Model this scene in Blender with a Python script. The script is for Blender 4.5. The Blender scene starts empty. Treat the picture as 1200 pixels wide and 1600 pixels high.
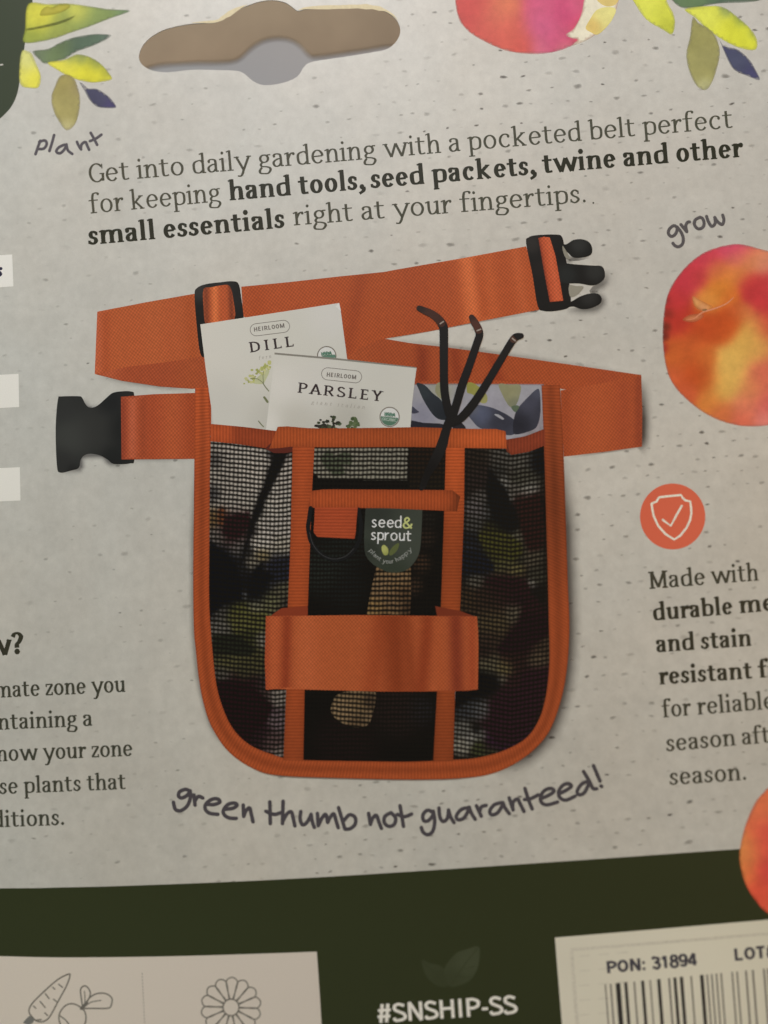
import bpy, math, random
import numpy as np
from mathutils import Vector, Matrix
from mathutils.geometry import delaunay_2d_cdt

random.seed(7); rng = np.random.default_rng(7)
S = bpy.context.scene
COL = S.collection
R = math.radians

# ------------------------------------------------------------------ camera
F_PX, DIST, ZC = 1375.0, 0.110, 0.106          # focal length in photo pixels, metres to the card
look = Vector((-math.sin(R(2.8)), math.cos(R(2.8)) * math.cos(R(5.3)), math.sin(R(5.3)))).normalized()
rot = look.to_track_quat('-Z', 'Y').to_matrix() @ Matrix.Rotation(R(-4.0), 3, 'Z')
cam_loc = Vector((0, 0, ZC)) - look * DIST
cd = bpy.data.cameras.new('camera'); cam = bpy.data.objects.new('camera', cd); COL.objects.link(cam)
cam.matrix_world = Matrix.Translation(cam_loc) @ rot.to_4x4()
cd.sensor_fit = 'HORIZONTAL'; cd.sensor_width = 36.0; cd.lens = 36.0 * F_PX / 1200
cd.clip_start = 0.01; cd.clip_end = 20
cd.dof.use_dof = True; cd.dof.focus_distance = DIST + 0.0035; cd.dof.aperture_fstop = 10
S.camera = cam

# ------------------------------------------------------------------ light: lamps of an evening room
W = bpy.data.worlds.new('World'); S.world = W; W.use_nodes = True
W.node_tree.nodes['Background'].inputs[0].default_value = (0.86, 0.9, 1.0, 1)
W.node_tree.nodes['Background'].inputs[1].default_value = 0.015

def area(name, loc, aim, size, watts, col):
    l = bpy.data.lights.new(name, 'AREA'); l.shape = 'DISK'; l.size = size; l.energy = watts; l.color = col
    o = bpy.data.objects.new(name, l); COL.objects.link(o); o.location = loc
    o.rotation_euler = (Vector(aim) - Vector(loc)).to_track_quat('-Z', 'Y').to_euler()
    return o
area('table_lamp', (-0.018, -0.16, 0.338), (-0.01, 0, 0.135), 0.12, 0.50, (1.0, 0.95, 0.94))
area('window_side_lamp', (-0.50, -0.30, 0.32), (0, 0, 0.12), 0.25, 0.80, (0.62, 1.0, 0.92))
area('warm_room_lamp', (0.35, -0.40, 0.06), (0, 0, 0.08), 0.25, 1.0, (0.97, 0.67, 0.36))

S.view_settings.view_transform = 'Standard'; S.view_settings.look = 'None'
S.view_settings.gamma = 1; S.view_settings.exposure = 0.0
S.view_settings.use_curve_mapping = False

# ------------------------------------------------------------------ the card's own coordinates
# Everything printed lies on the card plane y = 0.  Positions were measured on the photograph and are carried
# to the card by un-doing its perspective, so the print is laid out in real millimetres on a flat card.
Rn = np.array(rot); Cn = np.array(cam_loc)
def p2c(P):
    P = np.asarray(P, float).reshape(-1, 2)
    d = np.stack([(P[:, 0] - 600) / F_PX, -(P[:, 1] - 800) / F_PX, -np.ones(len(P))], 1) @ Rn.T
    t = -Cn[1] / d[:, 1]
    return (Cn + d * t[:, None])[:, [0, 2]]
LAY = 2.5e-6

def lin(c):
    c = np.asarray(c, float) / 255.0
    return np.where(c <= 0.04045, c / 12.92, ((c + 0.055) / 1.055) ** 2.4)
# what plain card shows at a 3 x 4 set of spots; used only to turn colours read off the photograph into reflectances
GX = [60, 600, 1140]; GY = [150, 600, 1000, 1450]
GI = np.array([[lin((188, 189, 181)), lin((206, 199, 188)), lin((187, 178, 166))],
               [lin((174, 175, 166)), lin((194, 189, 176)), lin((177, 170, 155))],
               [lin((168, 165, 154)), lin((180, 173, 158)), lin((173, 165, 150))],
               [lin((157, 150, 135)), lin((165, 157, 140)), lin((172, 164, 150))]])
PAPER = 0.60
def illum(u, v):
    u = np.clip(u, GX[0], GX[-1]); v = np.clip(v, GY[0], GY[-1])
    i = min(max(int(np.searchsorted(GX, u)) - 1, 0), 1); j = min(max(int(np.searchsorted(GY, v)) - 1, 0), 2)
    a = (u - GX[i]) / (GX[i + 1] - GX[i]); b = (v - GY[j]) / (GY[j + 1] - GY[j])
    return (GI[j, i] * (1 - a) + GI[j, i + 1] * a) * (1 - b) + (GI[j + 1, i] * (1 - a) + GI[j + 1, i + 1] * a) * b
def alb(rgb, u, v):
    return np.clip(lin(rgb) / illum(u, v) * PAPER, 0.004, 0.9)

# ------------------------------------------------------------------ materials
def new_mat(name, rough=0.46, spec=0.22):
    m = bpy.data.materials.new(name); m.use_nodes = True
    b = m.node_tree.nodes['Principled BSDF']
    b.inputs['Roughness'].default_value = rough; b.inputs['Specular IOR Level'].default_value = spec
    return m, m.node_tree, b
def N(nt, t, **k):
    n = nt.nodes.new(t)
    for a, v in k.items():
        if a.startswith('i_'): n.inputs[int(a[2:])].default_value = v
        else: setattr(n, a, v)
    return n
def math_n(nt, op, a, b=None, c=None):
    n = nt.nodes.new('ShaderNodeMath'); n.operation = op
    for k, x in enumerate((a, b, c)):
        if x is None: continue
        if isinstance(x, (int, float)): n.inputs[k].default_value = x
        else: nt.links.new(x, n.inputs[k])
    return n.outputs[0]
def mul_col(nt, col, fac):
    n = nt.nodes.new('ShaderNodeVectorMath'); n.operation = 'SCALE'
    nt.links.new(col, n.inputs[0]); nt.links.new(fac, n.inputs['Scale'])
    return n.outputs[0]
def noise(nt, vec, scale, detail=3, rough=.6):
    n = N(nt, 'ShaderNodeTexNoise'); n.inputs['Scale'].default_value = scale; n.inputs['Detail'].default_value = detail
    n.inputs['Roughness'].default_value = rough
    nt.links.new(vec, n.inputs['Vector']); return n
def rng_map(nt, x, lo, hi):
    n = N(nt, 'ShaderNodeMapRange'); n.inputs[3].default_value = lo; n.inputs[4].default_value = hi
    nt.links.new(x, n.inputs[0]); return n.outputs[0]

def uv_xy(nt):
    uv = N(nt, 'ShaderNodeUVMap'); uv.uv_map = 'print'
    sp = N(nt, 'ShaderNodeSeparateXYZ'); nt.links.new(uv.outputs[0], sp.inputs[0])
    return uv.outputs[0], sp.outputs[0], sp.outputs[1]
def ink_material(name, kind):
    m, nt, b = new_mat(name)
    a = N(nt, 'ShaderNodeAttribute'); a.attribute_name = 'ink'
    uv, x, y = uv_xy(nt)
    tc = N(nt, 'ShaderNodeTexCoord')
    grain = rng_map(nt, noise(nt, tc.outputs['Object'], 9000, 2).outputs['Fac'], .90, 1.10)
    col = a.outputs['Color']
    if kind == 'weave':        # basket weave of the webbing in the printed picture
        sx = math_n(nt, 'SINE', math_n(nt, 'MULTIPLY', x, 2 * math.pi / 5.6))
        sy = math_n(nt, 'SINE', math_n(nt, 'MULTIPLY', y, 2 * math.pi / 6.2))
        pr = math_n(nt, 'MULTIPLY', sx, sy)
        streak = noise(nt, uv, .11, 4).outputs['Fac']
        st = rng_map(nt, streak, .84, 1.16)
        yarn = rng_map(nt, noise(nt, uv, .55, 3).outputs['Fac'], .55, 1.45)
        f = math_n(nt, 'MULTIPLY', math_n(nt, 'MULTIPLY_ADD', math_n(nt, 'MULTIPLY', pr, yarn), .26, 1.0), st)
        f = math_n(nt, 'MULTIPLY', f, rng_map(nt, noise(nt, uv, .3, 2).outputs['Fac'], .86, 1.14))
        col = mul_col(nt, col, f)
    elif kind == 'rib':        # ribs across the binding tape
        sx = math_n(nt, 'SINE', math_n(nt, 'MULTIPLY', x, 2 * math.pi / 5.0))
        st = rng_map(nt, noise(nt, uv, .16, 4).outputs['Fac'], .80, 1.20)
        f = math_n(nt, 'MULTIPLY', math_n(nt, 'MULTIPLY_ADD', sx, .17, 1.0), st)
        col = mul_col(nt, col, f)
    elif kind == 'net':        # open mesh: dark yarns, what lies behind shows in the holes
        w = noise(nt, uv, .35, 3).outputs['Color']
        ws = N(nt, 'ShaderNodeSeparateXYZ'); nt.links.new(w, ws.inputs[0])
        xx = math_n(nt, 'ADD', x, math_n(nt, 'MULTIPLY', ws.outputs[0], .55))
        yy = math_n(nt, 'ADD', y, math_n(nt, 'MULTIPLY', ws.outputs[1], .55))
        sx = math_n(nt, 'MULTIPLY_ADD', math_n(nt, 'SINE', math_n(nt, 'MULTIPLY', xx, 2 * math.pi)), .5, .5)
        sy = math_n(nt, 'MULTIPLY_ADD', math_n(nt, 'SINE', math_n(nt, 'MULTIPLY', yy, 2 * math.pi)), .5, .5)
        hole = math_n(nt, 'MULTIPLY', math_n(nt, 'POWER', math_n(nt, 'MULTIPLY_ADD', sx, .82, .18), 0.9), math_n(nt, 'POWER', sy, 1.35))
        var = rng_map(nt, noise(nt, uv, .9, 2).outputs['Fac'], .45, 1.95)
        hole = math_n(nt, 'MULTIPLY', hole, var)
        mx = N(nt, 'ShaderNodeMix', data_type='RGBA'); nt.links.new(hole, mx.inputs[0])
        mx.inputs[6].default_value = (.0095, .0085, .0075, 1)
        nt.links.new(col, mx.inputs[7]); col = mx.outputs[2]
    elif kind == 'wash':       # watercolour: granulated pigment
        st = rng_map(nt, noise(nt, uv, .045, 5, .65).outputs['Fac'], .72, 1.28)
        col = mul_col(nt, col, st)
        nt.links.new(a.outputs['Alpha'], b.inputs['Alpha'])
    elif kind == 'soft':
        nt.links.new(a.outputs['Alpha'], b.inputs['Alpha'])
    elif kind == 'text':       # slightly broken offset-printed ink
        st = rng_map(nt, noise(nt, uv, .3, 3).outputs['Fac'], .6, 1.4)
        col = mul_col(nt, col, st)
    if kind == 'net': b.inputs['Specular IOR Level'].default_value = .10
    col = mul_col(nt, col, grain)
    nt.links.new(col, b.inputs['Base Color'])
    return m
INK = {k: ink_material('printed_' + k, k) for k in ('flat', 'weave', 'rib', 'net', 'wash', 'soft', 'text')}

def paper_material():
    m, nt, b = new_mat('printed_card', .40, .35)
    tc = N(nt, 'ShaderNodeTexCoord'); o = tc.outputs['Object']
    n1 = noise(nt, o, 45, 5, .62).outputs['Fac']; n2 = noise(nt, o, 260, 4, .6).outputs['Fac']
    n3 = noise(nt, o, 7000, 2).outputs['Fac']
    f = math_n(nt, 'MULTIPLY', rng_map(nt, n1, .84, 1.16), rng_map(nt, n2, .90, 1.10))
    f = math_n(nt, 'MULTIPLY', f, rng_map(nt, n3, .93, 1.07))
    f = math_n(nt, 'MULTIPLY', f, rng_map(nt, noise(nt, o, 820, 3, .55).outputs['Fac'], .88, 1.12))
    mx = N(nt, 'ShaderNodeMix', data_type='RGBA')
    nt.links.new(rng_map(nt, noise(nt, o, 28, 3).outputs['Fac'], -.4, 1.4), mx.inputs[0]); mx.clamp_factor = True
    mx.inputs[6].default_value = (.585, .60, .605, 1); mx.inputs[7].default_value = (.62, .60, .575, 1)
    nt.links.new(mul_col(nt, mx.outputs[2], f), b.inputs['Base Color'])
    bp = N(nt, 'ShaderNodeBump'); bp.inputs['Strength'].default_value = .05; bp.inputs['Distance'].default_value = .0003
    nt.links.new(n2, bp.inputs['Height']); nt.links.new(bp.outputs[0], b.inputs['Normal'])
    return m
def plain(name, rgb, rough, scale, amp, spec=.3):
    m, nt, b = new_mat(name, rough, spec)
    tc = N(nt, 'ShaderNodeTexCoord')
    f = rng_map(nt, noise(nt, tc.outputs['Object'], scale, 5).outputs['Fac'], 1 - amp, 1 + amp)
    c = N(nt, 'ShaderNodeRGB'); c.outputs[0].default_value = (*rgb, 1)
    nt.links.new(mul_col(nt, c.outputs[0], f), b.inputs['Base Color'])
    return m
M_CARD = paper_material()
M_KRAFT = plain('kraft_board', (.375, .285, .195), .8, 60, .32)
M_TORN = plain('torn_card_fibre', (.74, .66, .47), .9, 2500, .2)
M_WALL = plain('grey_lavender_wall', (.62, .58, .61), .9, 20, .05)
M_SHELF = plain('pale_shelf', (.5, .47, .43), .6, 30, .1)

# ------------------------------------------------------------------ mesh helpers
ROOT = bpy.data.objects.new('product_package', None); COL.objects.link(ROOT)
ROOT.location = (0, 0.006, 0.0012); ROOT.empty_display_size = .02
ROOT['label'] = 'printed cardboard product package with hang hole and a picture of an orange garden tool belt'
ROOT['category'] = 'package'
RL = np.array(ROOT.location)
WORLD = {ROOT.name: RL}

def link(name, V, F, mat, parent, cols=None, uvs=None, label=None):
    """one mesh object; V are world points; its origin goes to its middle"""
    V = np.asarray(V, float); c = (V.min(0) + V.max(0)) / 2
    me = bpy.data.meshes.new(name); me.from_pydata([tuple(p) for p in V - c], [], [tuple(f) for f in F])
    if cols is not None:
        at = me.color_attributes.new('ink', 'FLOAT_COLOR', 'POINT')
        cc = np.ones((len(V), 4)); cols = np.asarray(cols, float); cc[:, :cols.shape[1]] = cols
        at.data.foreach_set('color', cc.ravel())
    if uvs is not None:
        ul = me.uv_layers.new(name='print')
        idx = np.empty(len(me.loops), int); me.loops.foreach_get('vertex_index', idx)
        ul.data.foreach_set('uv', np.asarray(uvs, float)[idx].ravel())
    me.materials.append(mat); me.update()
    o = bpy.data.objects.new(name, me); COL.objects.link(o)
    if parent is not None:
        o.parent = parent; o.location = c - WORLD[parent.name]
    else: o.location = c
    WORLD[o.name] = c
    if label: o['label'] = label
    return o

def cat(pts, n=6, closed=True):
    """smooth curve through points"""
    P = np.asarray(pts, float); m = len(P); out = []
    rngm = range(m if closed else m - 1)
    for i in rngm:
        if closed: p0, p1, p2, p3 = P[i - 1], P[i], P[(i + 1) % m], P[(i + 2) % m]
        else: p0, p1, p2, p3 = P[max(i - 1, 0)], P[i], P[i + 1], P[min(i + 2, m - 1)]
        for k in range(n):
            t = k / n
            out.append(.5 * ((2 * p1) + (-p0 + p2) * t + (2 * p0 - 5 * p1 + 4 * p2 - p3) * t * t + (-p0 + 3 * p1 - 3 * p2 + p3) * t ** 3))
    if not closed: out.append(P[-1])
    return np.array(out)
def inside(poly, P):
    x, y = P[:, 0], P[:, 1]; r = np.zeros(len(P), bool); n = len(poly); j = n - 1
    for i in range(n):
        xi, yi = poly[i]; xj, yj = poly[j]
        c = ((yi > y) != (yj > y)) & (x < (xj - xi) * (y - yi) / ((yj - yi) if yj != yi else 1e-12) + xi)
        r ^= c; j = i
    return r
def tri(poly, grid=None, holes=(), pts=None):
    """triangles that fill a printed outline, with inner points where its colour varies"""
    poly = np.asarray(poly, float); V = [tuple(p) for p in poly]; E = [(i, (i + 1) % len(poly)) for i in range(len(poly))]
    for h in holes:
        k = len(V); V += [tuple(p) for p in h]; E += [(k + i, k + (i + 1) % len(h)) for i in range(len(h))]
    if grid:
        lo, hi = poly.min(0), poly.max(0)
        gx, gy = np.meshgrid(np.arange(lo[0] + grid * .5, hi[0], grid), np.arange(lo[1] + grid * .5, hi[1], grid))
        gx = gx + (np.arange(gx.shape[0]) % 2)[:, None] * grid * .5
        G = np.stack([gx.ravel(), gy.ravel()], 1); ok = inside(poly, G)
        for h in holes: ok &= ~inside(np.asarray(h), G)
        V += [tuple(p) for p in G[ok]]
    r = delaunay_2d_cdt([Vector(p) for p in V], E, [], 0, 1e-6)
    ov = np.array([tuple(p) for p in r[0]]); fs = [tuple(f) for f in r[2]]
    cen = np.array([ov[list(f)].mean(0) for f in fs]); ok = inside(poly, cen)
    for h in holes: ok &= ~inside(np.asarray(h), cen)
    return ov, [f for f, k in zip(fs, ok) if k]
def up(V2, lay, dz=0.0):
    c = p2c(V2); return np.stack([c[:, 0], np.full(len(c), -lay * LAY) - dz, c[:, 1]], 1)

def ccw(F):  # picture y runs down: turn faces towards the viewer
    return [tuple(reversed(f)) for f in F]
def colours(V2, col):
    out = []
    for u, v in V2:
        c = col(u, v) if callable(col) else col
        a = c[3] if len(c) > 3 else 1.0
        out.append((*alb(c[:3], u, v), a))
    return out
def fill(name, poly, col, lay, parent=ROOT, kind='flat', grid=None, holes=(), uv=None, label=None, feather=3.5):
    V, F = tri(poly, grid, holes)
    U = V if uv is None else np.array([uv(*p) for p in V])
    C = np.array(colours(V, col))
    if kind == 'wash' and feather:                      # pigment thins out at the rim of a wash
        Q = np.asarray(poly, float); A, B = Q, np.roll(Q, -1, 0); AB = B - A
        t = np.clip(((V[:, None] - A) * AB).sum(2) / np.maximum((AB * AB).sum(1), 1e-9), 0, 1)
        d = np.linalg.norm(V[:, None] - (A + t[..., None] * AB), axis=2).min(1)
        C[:, 3] *= np.clip(.25 + d / feather, 0, 1)
    return link(name, up(V, lay), ccw(F), INK[kind], parent, C, U, label)
def many(name, polys, lay, parent=ROOT, kind='flat', grid=None, label=None):
    """several outlines, each with its own colour, as one print part"""
    VV, FF, CC, UU = [], [], [], []; k = 0
    for i, (poly, col) in enumerate(polys):
        V, F = tri(poly, grid); VV.append(up(V, lay, i * 5e-8)); FF += [tuple(x + k for x in f) for f in ccw(F)]
        CC += colours(V, col); UU += [tuple(p) for p in V]; k += len(V)
    return link(name, np.concatenate(VV), FF, INK[kind], parent, CC, np.array(UU), label)
def blobs(base, lst, bw=.15):
    """pigment that runs from one colour into the next"""
    L = [(x, y, r, np.asarray(c, float)) for x, y, r, c in lst]; b = np.asarray(base, float)
    def f(u, v):
        w = bw; s = b * bw
        for x, y, r, c in L:
            g = math.exp(-((u - x) ** 2 + (v - y) ** 2) / (r * r)); w += g; s = s + c * g
        return tuple(s / w)
    return f

# pen strokes -------------------------------------------------------
def ribbon(pts, width, cap=0):
    """outline strip along a pen stroke; width is a number or a list"""
    P = np.asarray(pts, float); n = len(P)
    w = np.full(n, float(width)) if np.isscalar(width) else np.asarray(width, float)
    T = np.zeros_like(P); T[1:-1] = P[2:] - P[:-2]; T[0] = P[1] - P[0]; T[-1] = P[-1] - P[-2]
    T /= np.maximum(np.linalg.norm(T, axis=1), 1e-9)[:, None]
    Nn = np.stack([-T[:, 1], T[:, 0]], 1)
    L = P + Nn * w[:, None] / 2; Rr = P - Nn * w[:, None] / 2
    V = list(np.concatenate([L, Rr])); F = [(i, i + 1, n + i + 1, n + i) for i in range(n - 1)]
    if cap:
        for e, s in ((0, -1), (n - 1, 1)):
            a0 = math.atan2(*(Nn[e] * 1)[::-1]); k = len(V); m = 6
            for q in range(1, m):
                a = a0 - s * math.pi * q / m
                V.append(P[e] + w[e] / 2 * np.array([math.cos(a), math.sin(a)]))
            ring = [e] + list(range(k, k + m - 1)) + [n + e]
            F.append(tuple(ring))
    return np.array(V), F
def ink_strokes(name, strokes, col, lay, parent=ROOT, kind='text', label=None, cap=1):
    """strokes = list of (points, width) in picture units"""
    VV, FF, k, CC, UU = [], [], 0, [], []
    for i, (p, w) in enumerate(strokes):
        V, F = ribbon(p, w, cap)
        for f in F:
            a = V[list(f)]; ar = np.sum(a[:, 0] * np.roll(a[:, 1], -1) - np.roll(a[:, 0], -1) * a[:, 1])
            f = f if ar < 0 else f[::-1]          # picture y runs down
            FF.append(tuple(int(x) + k for x in f))
        n_ = len(p); fr = np.r_[np.linspace(0, 1, n_), np.linspace(0, 1, n_), np.repeat([0.0, 1.0], max(0, (len(V) - 2 * n_ + 1) // 2))[:len(V) - 2 * n_]]
        VV.append(up(V, lay, (i % 7) * 1.2e-7 + fr * 4e-7)); CC += colours(V, col); UU += [tuple(q) for q in V]; k += len(V)
    return link(name, np.concatenate(VV), FF, INK[kind], parent, CC, np.array(UU), label)

# lettering: a slab-serif and a plain face drawn as pen skeletons (x-height 1) ------------------
def EL(cx, cy, rx, ry, a0, a1, n=14):
    return [(cx + rx * math.cos(R(a0 + (a1 - a0) * i / n)), cy + ry * math.sin(R(a0 + (a1 - a0) * i / n))) for i in range(n + 1)]
def SM(*p, n=5): return [tuple(q) for q in cat(p, n, False)]
def glyph(c, w, serif, caps=False):
    h = w * (.50 if serif else .85); o = h / 2; sh = .06 + .13 * w; G = []
    def st(*p): G.append(list(p))
    def bar(x, y, l, r):
        if serif: G.append(('bar', x - l, x + r, y, sh))
    def foot(x, l=.19, r=.19): bar(x, sh / 2, l + w * .15, r + w * .15)
    def flag(x, y): 
        if serif: G.append(('flag', x, y, w))
    k = .50 + .42 * w; sb = .10 if serif else .08
    x1 = sb + w / 2 + (.08 if serif else 0); x2 = x1 + k; A = 1.52; Cp = 1.40; adv = x2 + w / 2 + sb + (.08 if serif else 0)
    top = 1 - o
    def arch(xa, xb, y0=.55):
        st(*SM((xa, y0), (xa + (xb - xa) * .22, .83), (xa + (xb - xa) * .58, top), (xb - (xb - xa) * .1, .86), (xb, .6)), (xb, 0))
    if c == ' ': return [], .52
    if c == '.': return [('dot', sb + .06 + w * .45, w * .58, w * .62)], .30 + w * .6
    if c == ',': return [('dot', sb + .06 + w * .45, w * .58, w * .62), SM((sb + .12 + w * .6, w * .5), (sb + .1 + w * .6, -.1), (sb - .02, -.3))], .30 + w * .6
    if c == ':': return [('dot', sb + .1, .14, w * .6), ('dot', sb + .1, .86, w * .6)], .42
    if c in 'nmhr':
        st((x1, 0), (x1, A if c == 'h' else 1)); flag(x1, A if c == 'h' else 1); foot(x1)
        if c == 'r':
            st(*SM((x1, .5), (x1 + .16, .82), (x1 + .34, .95 - o * .4), (x1 + .46, .90)))
            if serif: G.append(('dot', x1 + .41, .86, w * .60))
            return G, x1 + .56
        arch(x1, x2); foot(x2)
        if c == 'm':
            x3 = x2 + k; arch(x2, x3); foot(x3); adv += k
        return G, adv
    if c == 'i':
        st((x1, 0), (x1, 1)); flag(x1, 1); foot(x1); G.append(('dot', x1, 1.36, w * .64)); return G, x1 + w / 2 + sb + .1
    if c == 'l':
        st((x1, 0), (x1, A)); flag(x1, A); foot(x1); return G, x1 + w / 2 + sb + .1
    if c == 'u':
        flag(x1, 1); flag(x2, 1); st((x2, 1), (x2, 0)); bar(x2, sh / 2, 0, .2)
        st((x1, 1), *SM((x1, .4), (x1 + .08, .12), (x1 + k * .42, o), (x1 + k * .8, .16), (x2, .4))); return G, adv
    if c in 'dbpq':
        cx = (x1 + x2) / 2
        if c in 'dq': 
            xl = x1 - .07; st(*SM((x2, .78), (x2 - k * .35, top), (xl + k * .12, .82), (xl, .48), (xl + k * .15, .13), (x2 - k * .45, o), (x2, .25)))
            if c == 'd': st((x2, 0), (x2, A)); flag(x2, A); bar(x2, sh / 2, 0, .2)
            else: st((x2, 1), (x2, -.48))
        else:
            xr = x2 + .07; st(*SM((x1, .75), (x1 + k * .42, top), (xr - k * .12, .84), (xr, .50), (xr - k * .14, .15), (x1 + k * .4, o), (x1, .18)))
            if c == 'b': st((x1, 0.02), (x1, A)); flag(x1, A)
            else:
                st((x1, 1), (x1, -.48)); flag(x1, 1); bar(x1, -.48 + sh / 2, .2, .22)
        return G, adv - .02
    if c in 'oc':
        xl = sb + w / 2; rx = (.78 + .3 * w) / 2 - w / 2 + .04; ry = .5 - o + .015; cx = xl + rx
        if c == 'o': st(*EL(cx, .5, rx, ry, 90, 450, 24)); return G, cx + rx + w / 2 + sb
        st(*EL(cx + .02, .5, rx, ry, 42, 318, 20))
        if serif: G.append(('dot', cx + rx * .68, .79, w * .6))
        return G, cx + rx + w / 2 + sb - .05
    if c == 'e':
        xl = sb + w / 2; rx = (.76 + .3 * w) / 2 - w / 2 + .03; ry = .5 - o + .015; cx = xl + rx
        st((xl, .52), (cx + rx, .54)); st(*EL(cx, .5, rx, ry, 4, 325, 22)); return G, cx + rx + w / 2 + sb - .02
    if c == 'a':
        xr = sb + .54 + .32 * w
        st(*SM((sb + .09, .80), (sb + .2, .93), (xr - .22, top), (xr - .04, .88), (xr, .68)), (xr, .16)); 
        if serif: st(*SM((xr, .2), (xr + .05, .05 + o * .4), (xr + .19, .07)))
        else: st((xr, .2), (xr, 0))
        if serif: G.append(('dot', sb + .14, .79, w * .55))
        st(*SM((xr, .60), (xr - .25, .56), (sb + w / 2 + .02, .40), (sb + w / 2, .2), (sb + .18 + w * .3, o), (xr - .14, .09), (xr, .28)))
        return G, xr + w / 2 + sb + (.09 if serif else .02)
    if c == 's':
        b = .60 + .28 * w; 
        st(*SM((sb + b - .09, .83), (sb + b * .5, top + .01), (sb + .03 + w * .5, .77), (sb + b * .35, .56), (sb + b * .68, .43), (sb + b - w * .5, .24), (sb + b * .48, o - .01), (sb + .05, .17)))
        if serif: G.append(('bar', sb + b - .09 - w * .3, sb + b - .09 + w * .28, .78, .24)); G.append(('bar', sb + .05 - w * .28, sb + .05 + w * .3, .2, .24))
        return G, b + 2 * sb
    if c == 't':
        x = sb + .13 + w / 2
        st((x, 1.28), *SM((x, .35), (x + .05, .10), (x + .2, o), (x + .40, .10))); G.append(('bar', x - .18 - w / 2, x + .40, 1 - max(sh, h) / 2, max(sh, h * .9)))
        return G, x + .50
    if c == 'f':
        x = sb + .16 + w / 2
        st((x, 0), (x, 1.1), *SM((x, 1.12), (x + .08, 1.42), (x + .28, 1.53 - o), (x + .46, 1.46))); G.append(('bar', x - .2 - w / 2, x + .40, 1 - max(sh, h) / 2, max(sh, h * .9))); foot(x, .19, .24)
        if serif: G.append(('dot', x + .43, 1.40, w * .58))
        return G, x + .50
    if c == 'g':
        cx = sb + .40 + w * .12; rx = .27 + w * .02; ry = .29 - o * .4
        st(*EL(cx, .68, rx, ry, 90, 450, 20))
        st(*SM((cx - .14, .42), (cx - .26, .26), (cx - .18, .12), (cx + .1, .08), (cx + .34, -.02), (cx + .38, -.20), (cx + .20, -.41), (cx - .08, -.46 + o), (cx - .32, -.36), (cx - .36, -.18), (cx - .2, .05)))
        st(*SM((cx + .18, .88), (cx + .3, .94), (cx + .46, .94)))
        return G, cx + .50 + w * .1
    if c == 'k':
        st((x1, 0), (x1, A)); flag(x1, A); foot(x1); st((x1, .40), (x2 - .02, 1 - sh / 2)); st((x1 + .16, .55), (x2 + .06, 0.02)); bar(x2 + .06, sh / 2, .2, .14); bar(x2 - .02, 1 - sh / 2, .18, .16)
        return G, adv + .06
    if c in 'wyv':
        b = .37 + .12 * w; xa = sb + .12
        if c == 'w':
            st((xa, 1), (xa + b, 0)); st((xa + b, 0), (xa + 2 * b - .04, .98)); st((xa + 2 * b - .04, .98), (xa + 3 * b - .04, 0)); st((xa + 3 * b - .04, 0), (xa + 4 * b - .1, 1))
            bar(xa, 1 - sh / 2, .17, .18); bar(xa + 4 * b - .1, 1 - sh / 2, .2, .15); return G, xa + 4 * b + .04
        b += .06
        st((xa, 1), (xa + b, .02)); bar(xa, 1 - sh / 2, .16, .2); bar(xa + 2 * b, 1 - sh / 2, .2, .15)
        if c == 'v': st((xa + b, 0), (xa + 2 * b, 1))
        else:
            st(*[(xa + 2 * b, 1), (xa + b * .96, -.08)], *SM((xa + b * .9, -.2), (xa + b * .55, -.44), (xa + .02, -.42)))
        return G, xa + 2 * b + .12
    if c == 'z':
        b = .62 + .2 * w; st((sb, top), (sb + b, top)); st((sb + b - .02, top), (sb + .04, o)); st((sb, o), (sb + b, o))
        if serif: G.append(('bar', sb, sb + w * .5, .86, .26)); G.append(('bar', sb + b - w * .5, sb + b + .02, .14, .26))
        return G, b + 2 * sb
    if c == '?':
        st(*SM((sb + .05, 1.16), (sb + .18, 1.36), (sb + .42, 1.40), (sb + .62, 1.18), (sb + .50, .86), (sb + .33, .66), (sb + .32, .44))); G.append(('dot', sb + .32, w * .6, w * .64)); return G, .86
    if c == '!':
        st((x1, .4), (x1, 1.4)); G.append(('dot', x1, .1, w * .6)); return G, .5
    if c == '-': st((sb, .52), (sb + .4, .52)); return G, .4 + 2 * sb
    if c == '#':
        st((.25, 0), (.42, Cp)); st((.62, 0), (.79, Cp)); st((.08, .46), (.9, .46)); st((.12, .93), (.95, .93)); return G, 1.05
    if c == '&':
        st(*SM((.92, .0), (.3, .82), (.26, 1.12), (.46, 1.32), (.66, 1.12), (.52, .86), (.2, .58), (.12, .3), (.3, .04), (.58, .08), (.84, .34), (.92, .58))); return G, 1.05
    # capitals and figures
    B = .86; xm = sb + w / 2; t = Cp - o
    def cf(x, y):
        if serif: G.append(('bar', x - .24, x + .24, .06 if y == 0 else Cp - .06, .125))
    if c == 'I': st((xm + .08, 0), (xm + .08, Cp)); cf(xm + .08, 0); cf(xm + .08, 1); return G, xm * 2 + .16 + sb * .5
    if c == 'L': st((xm, 0), (xm, Cp)); st((xm, o), (xm + .62, o)); cf(xm, 1); cf(xm, 0); (serif and G.append(('bar', xm + .58, xm + .68, .16, .32))); return G, xm + .74
    if c == 'T': st((.48, 0), (.48, Cp)); st((.06, t), (.9, t)); return G, .96
    if c == 'H': st((xm, 0), (xm, Cp)); st((xm + .72, 0), (xm + .72, Cp)); st((xm, .74), (xm + .72, .74)); return G, xm * 2 + .74
    if c == 'N': st((xm, 0), (xm, Cp)); st((xm, Cp), (xm + .72, 0)); st((xm + .72, 0), (xm + .72, Cp)); return G, xm * 2 + .74
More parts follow.
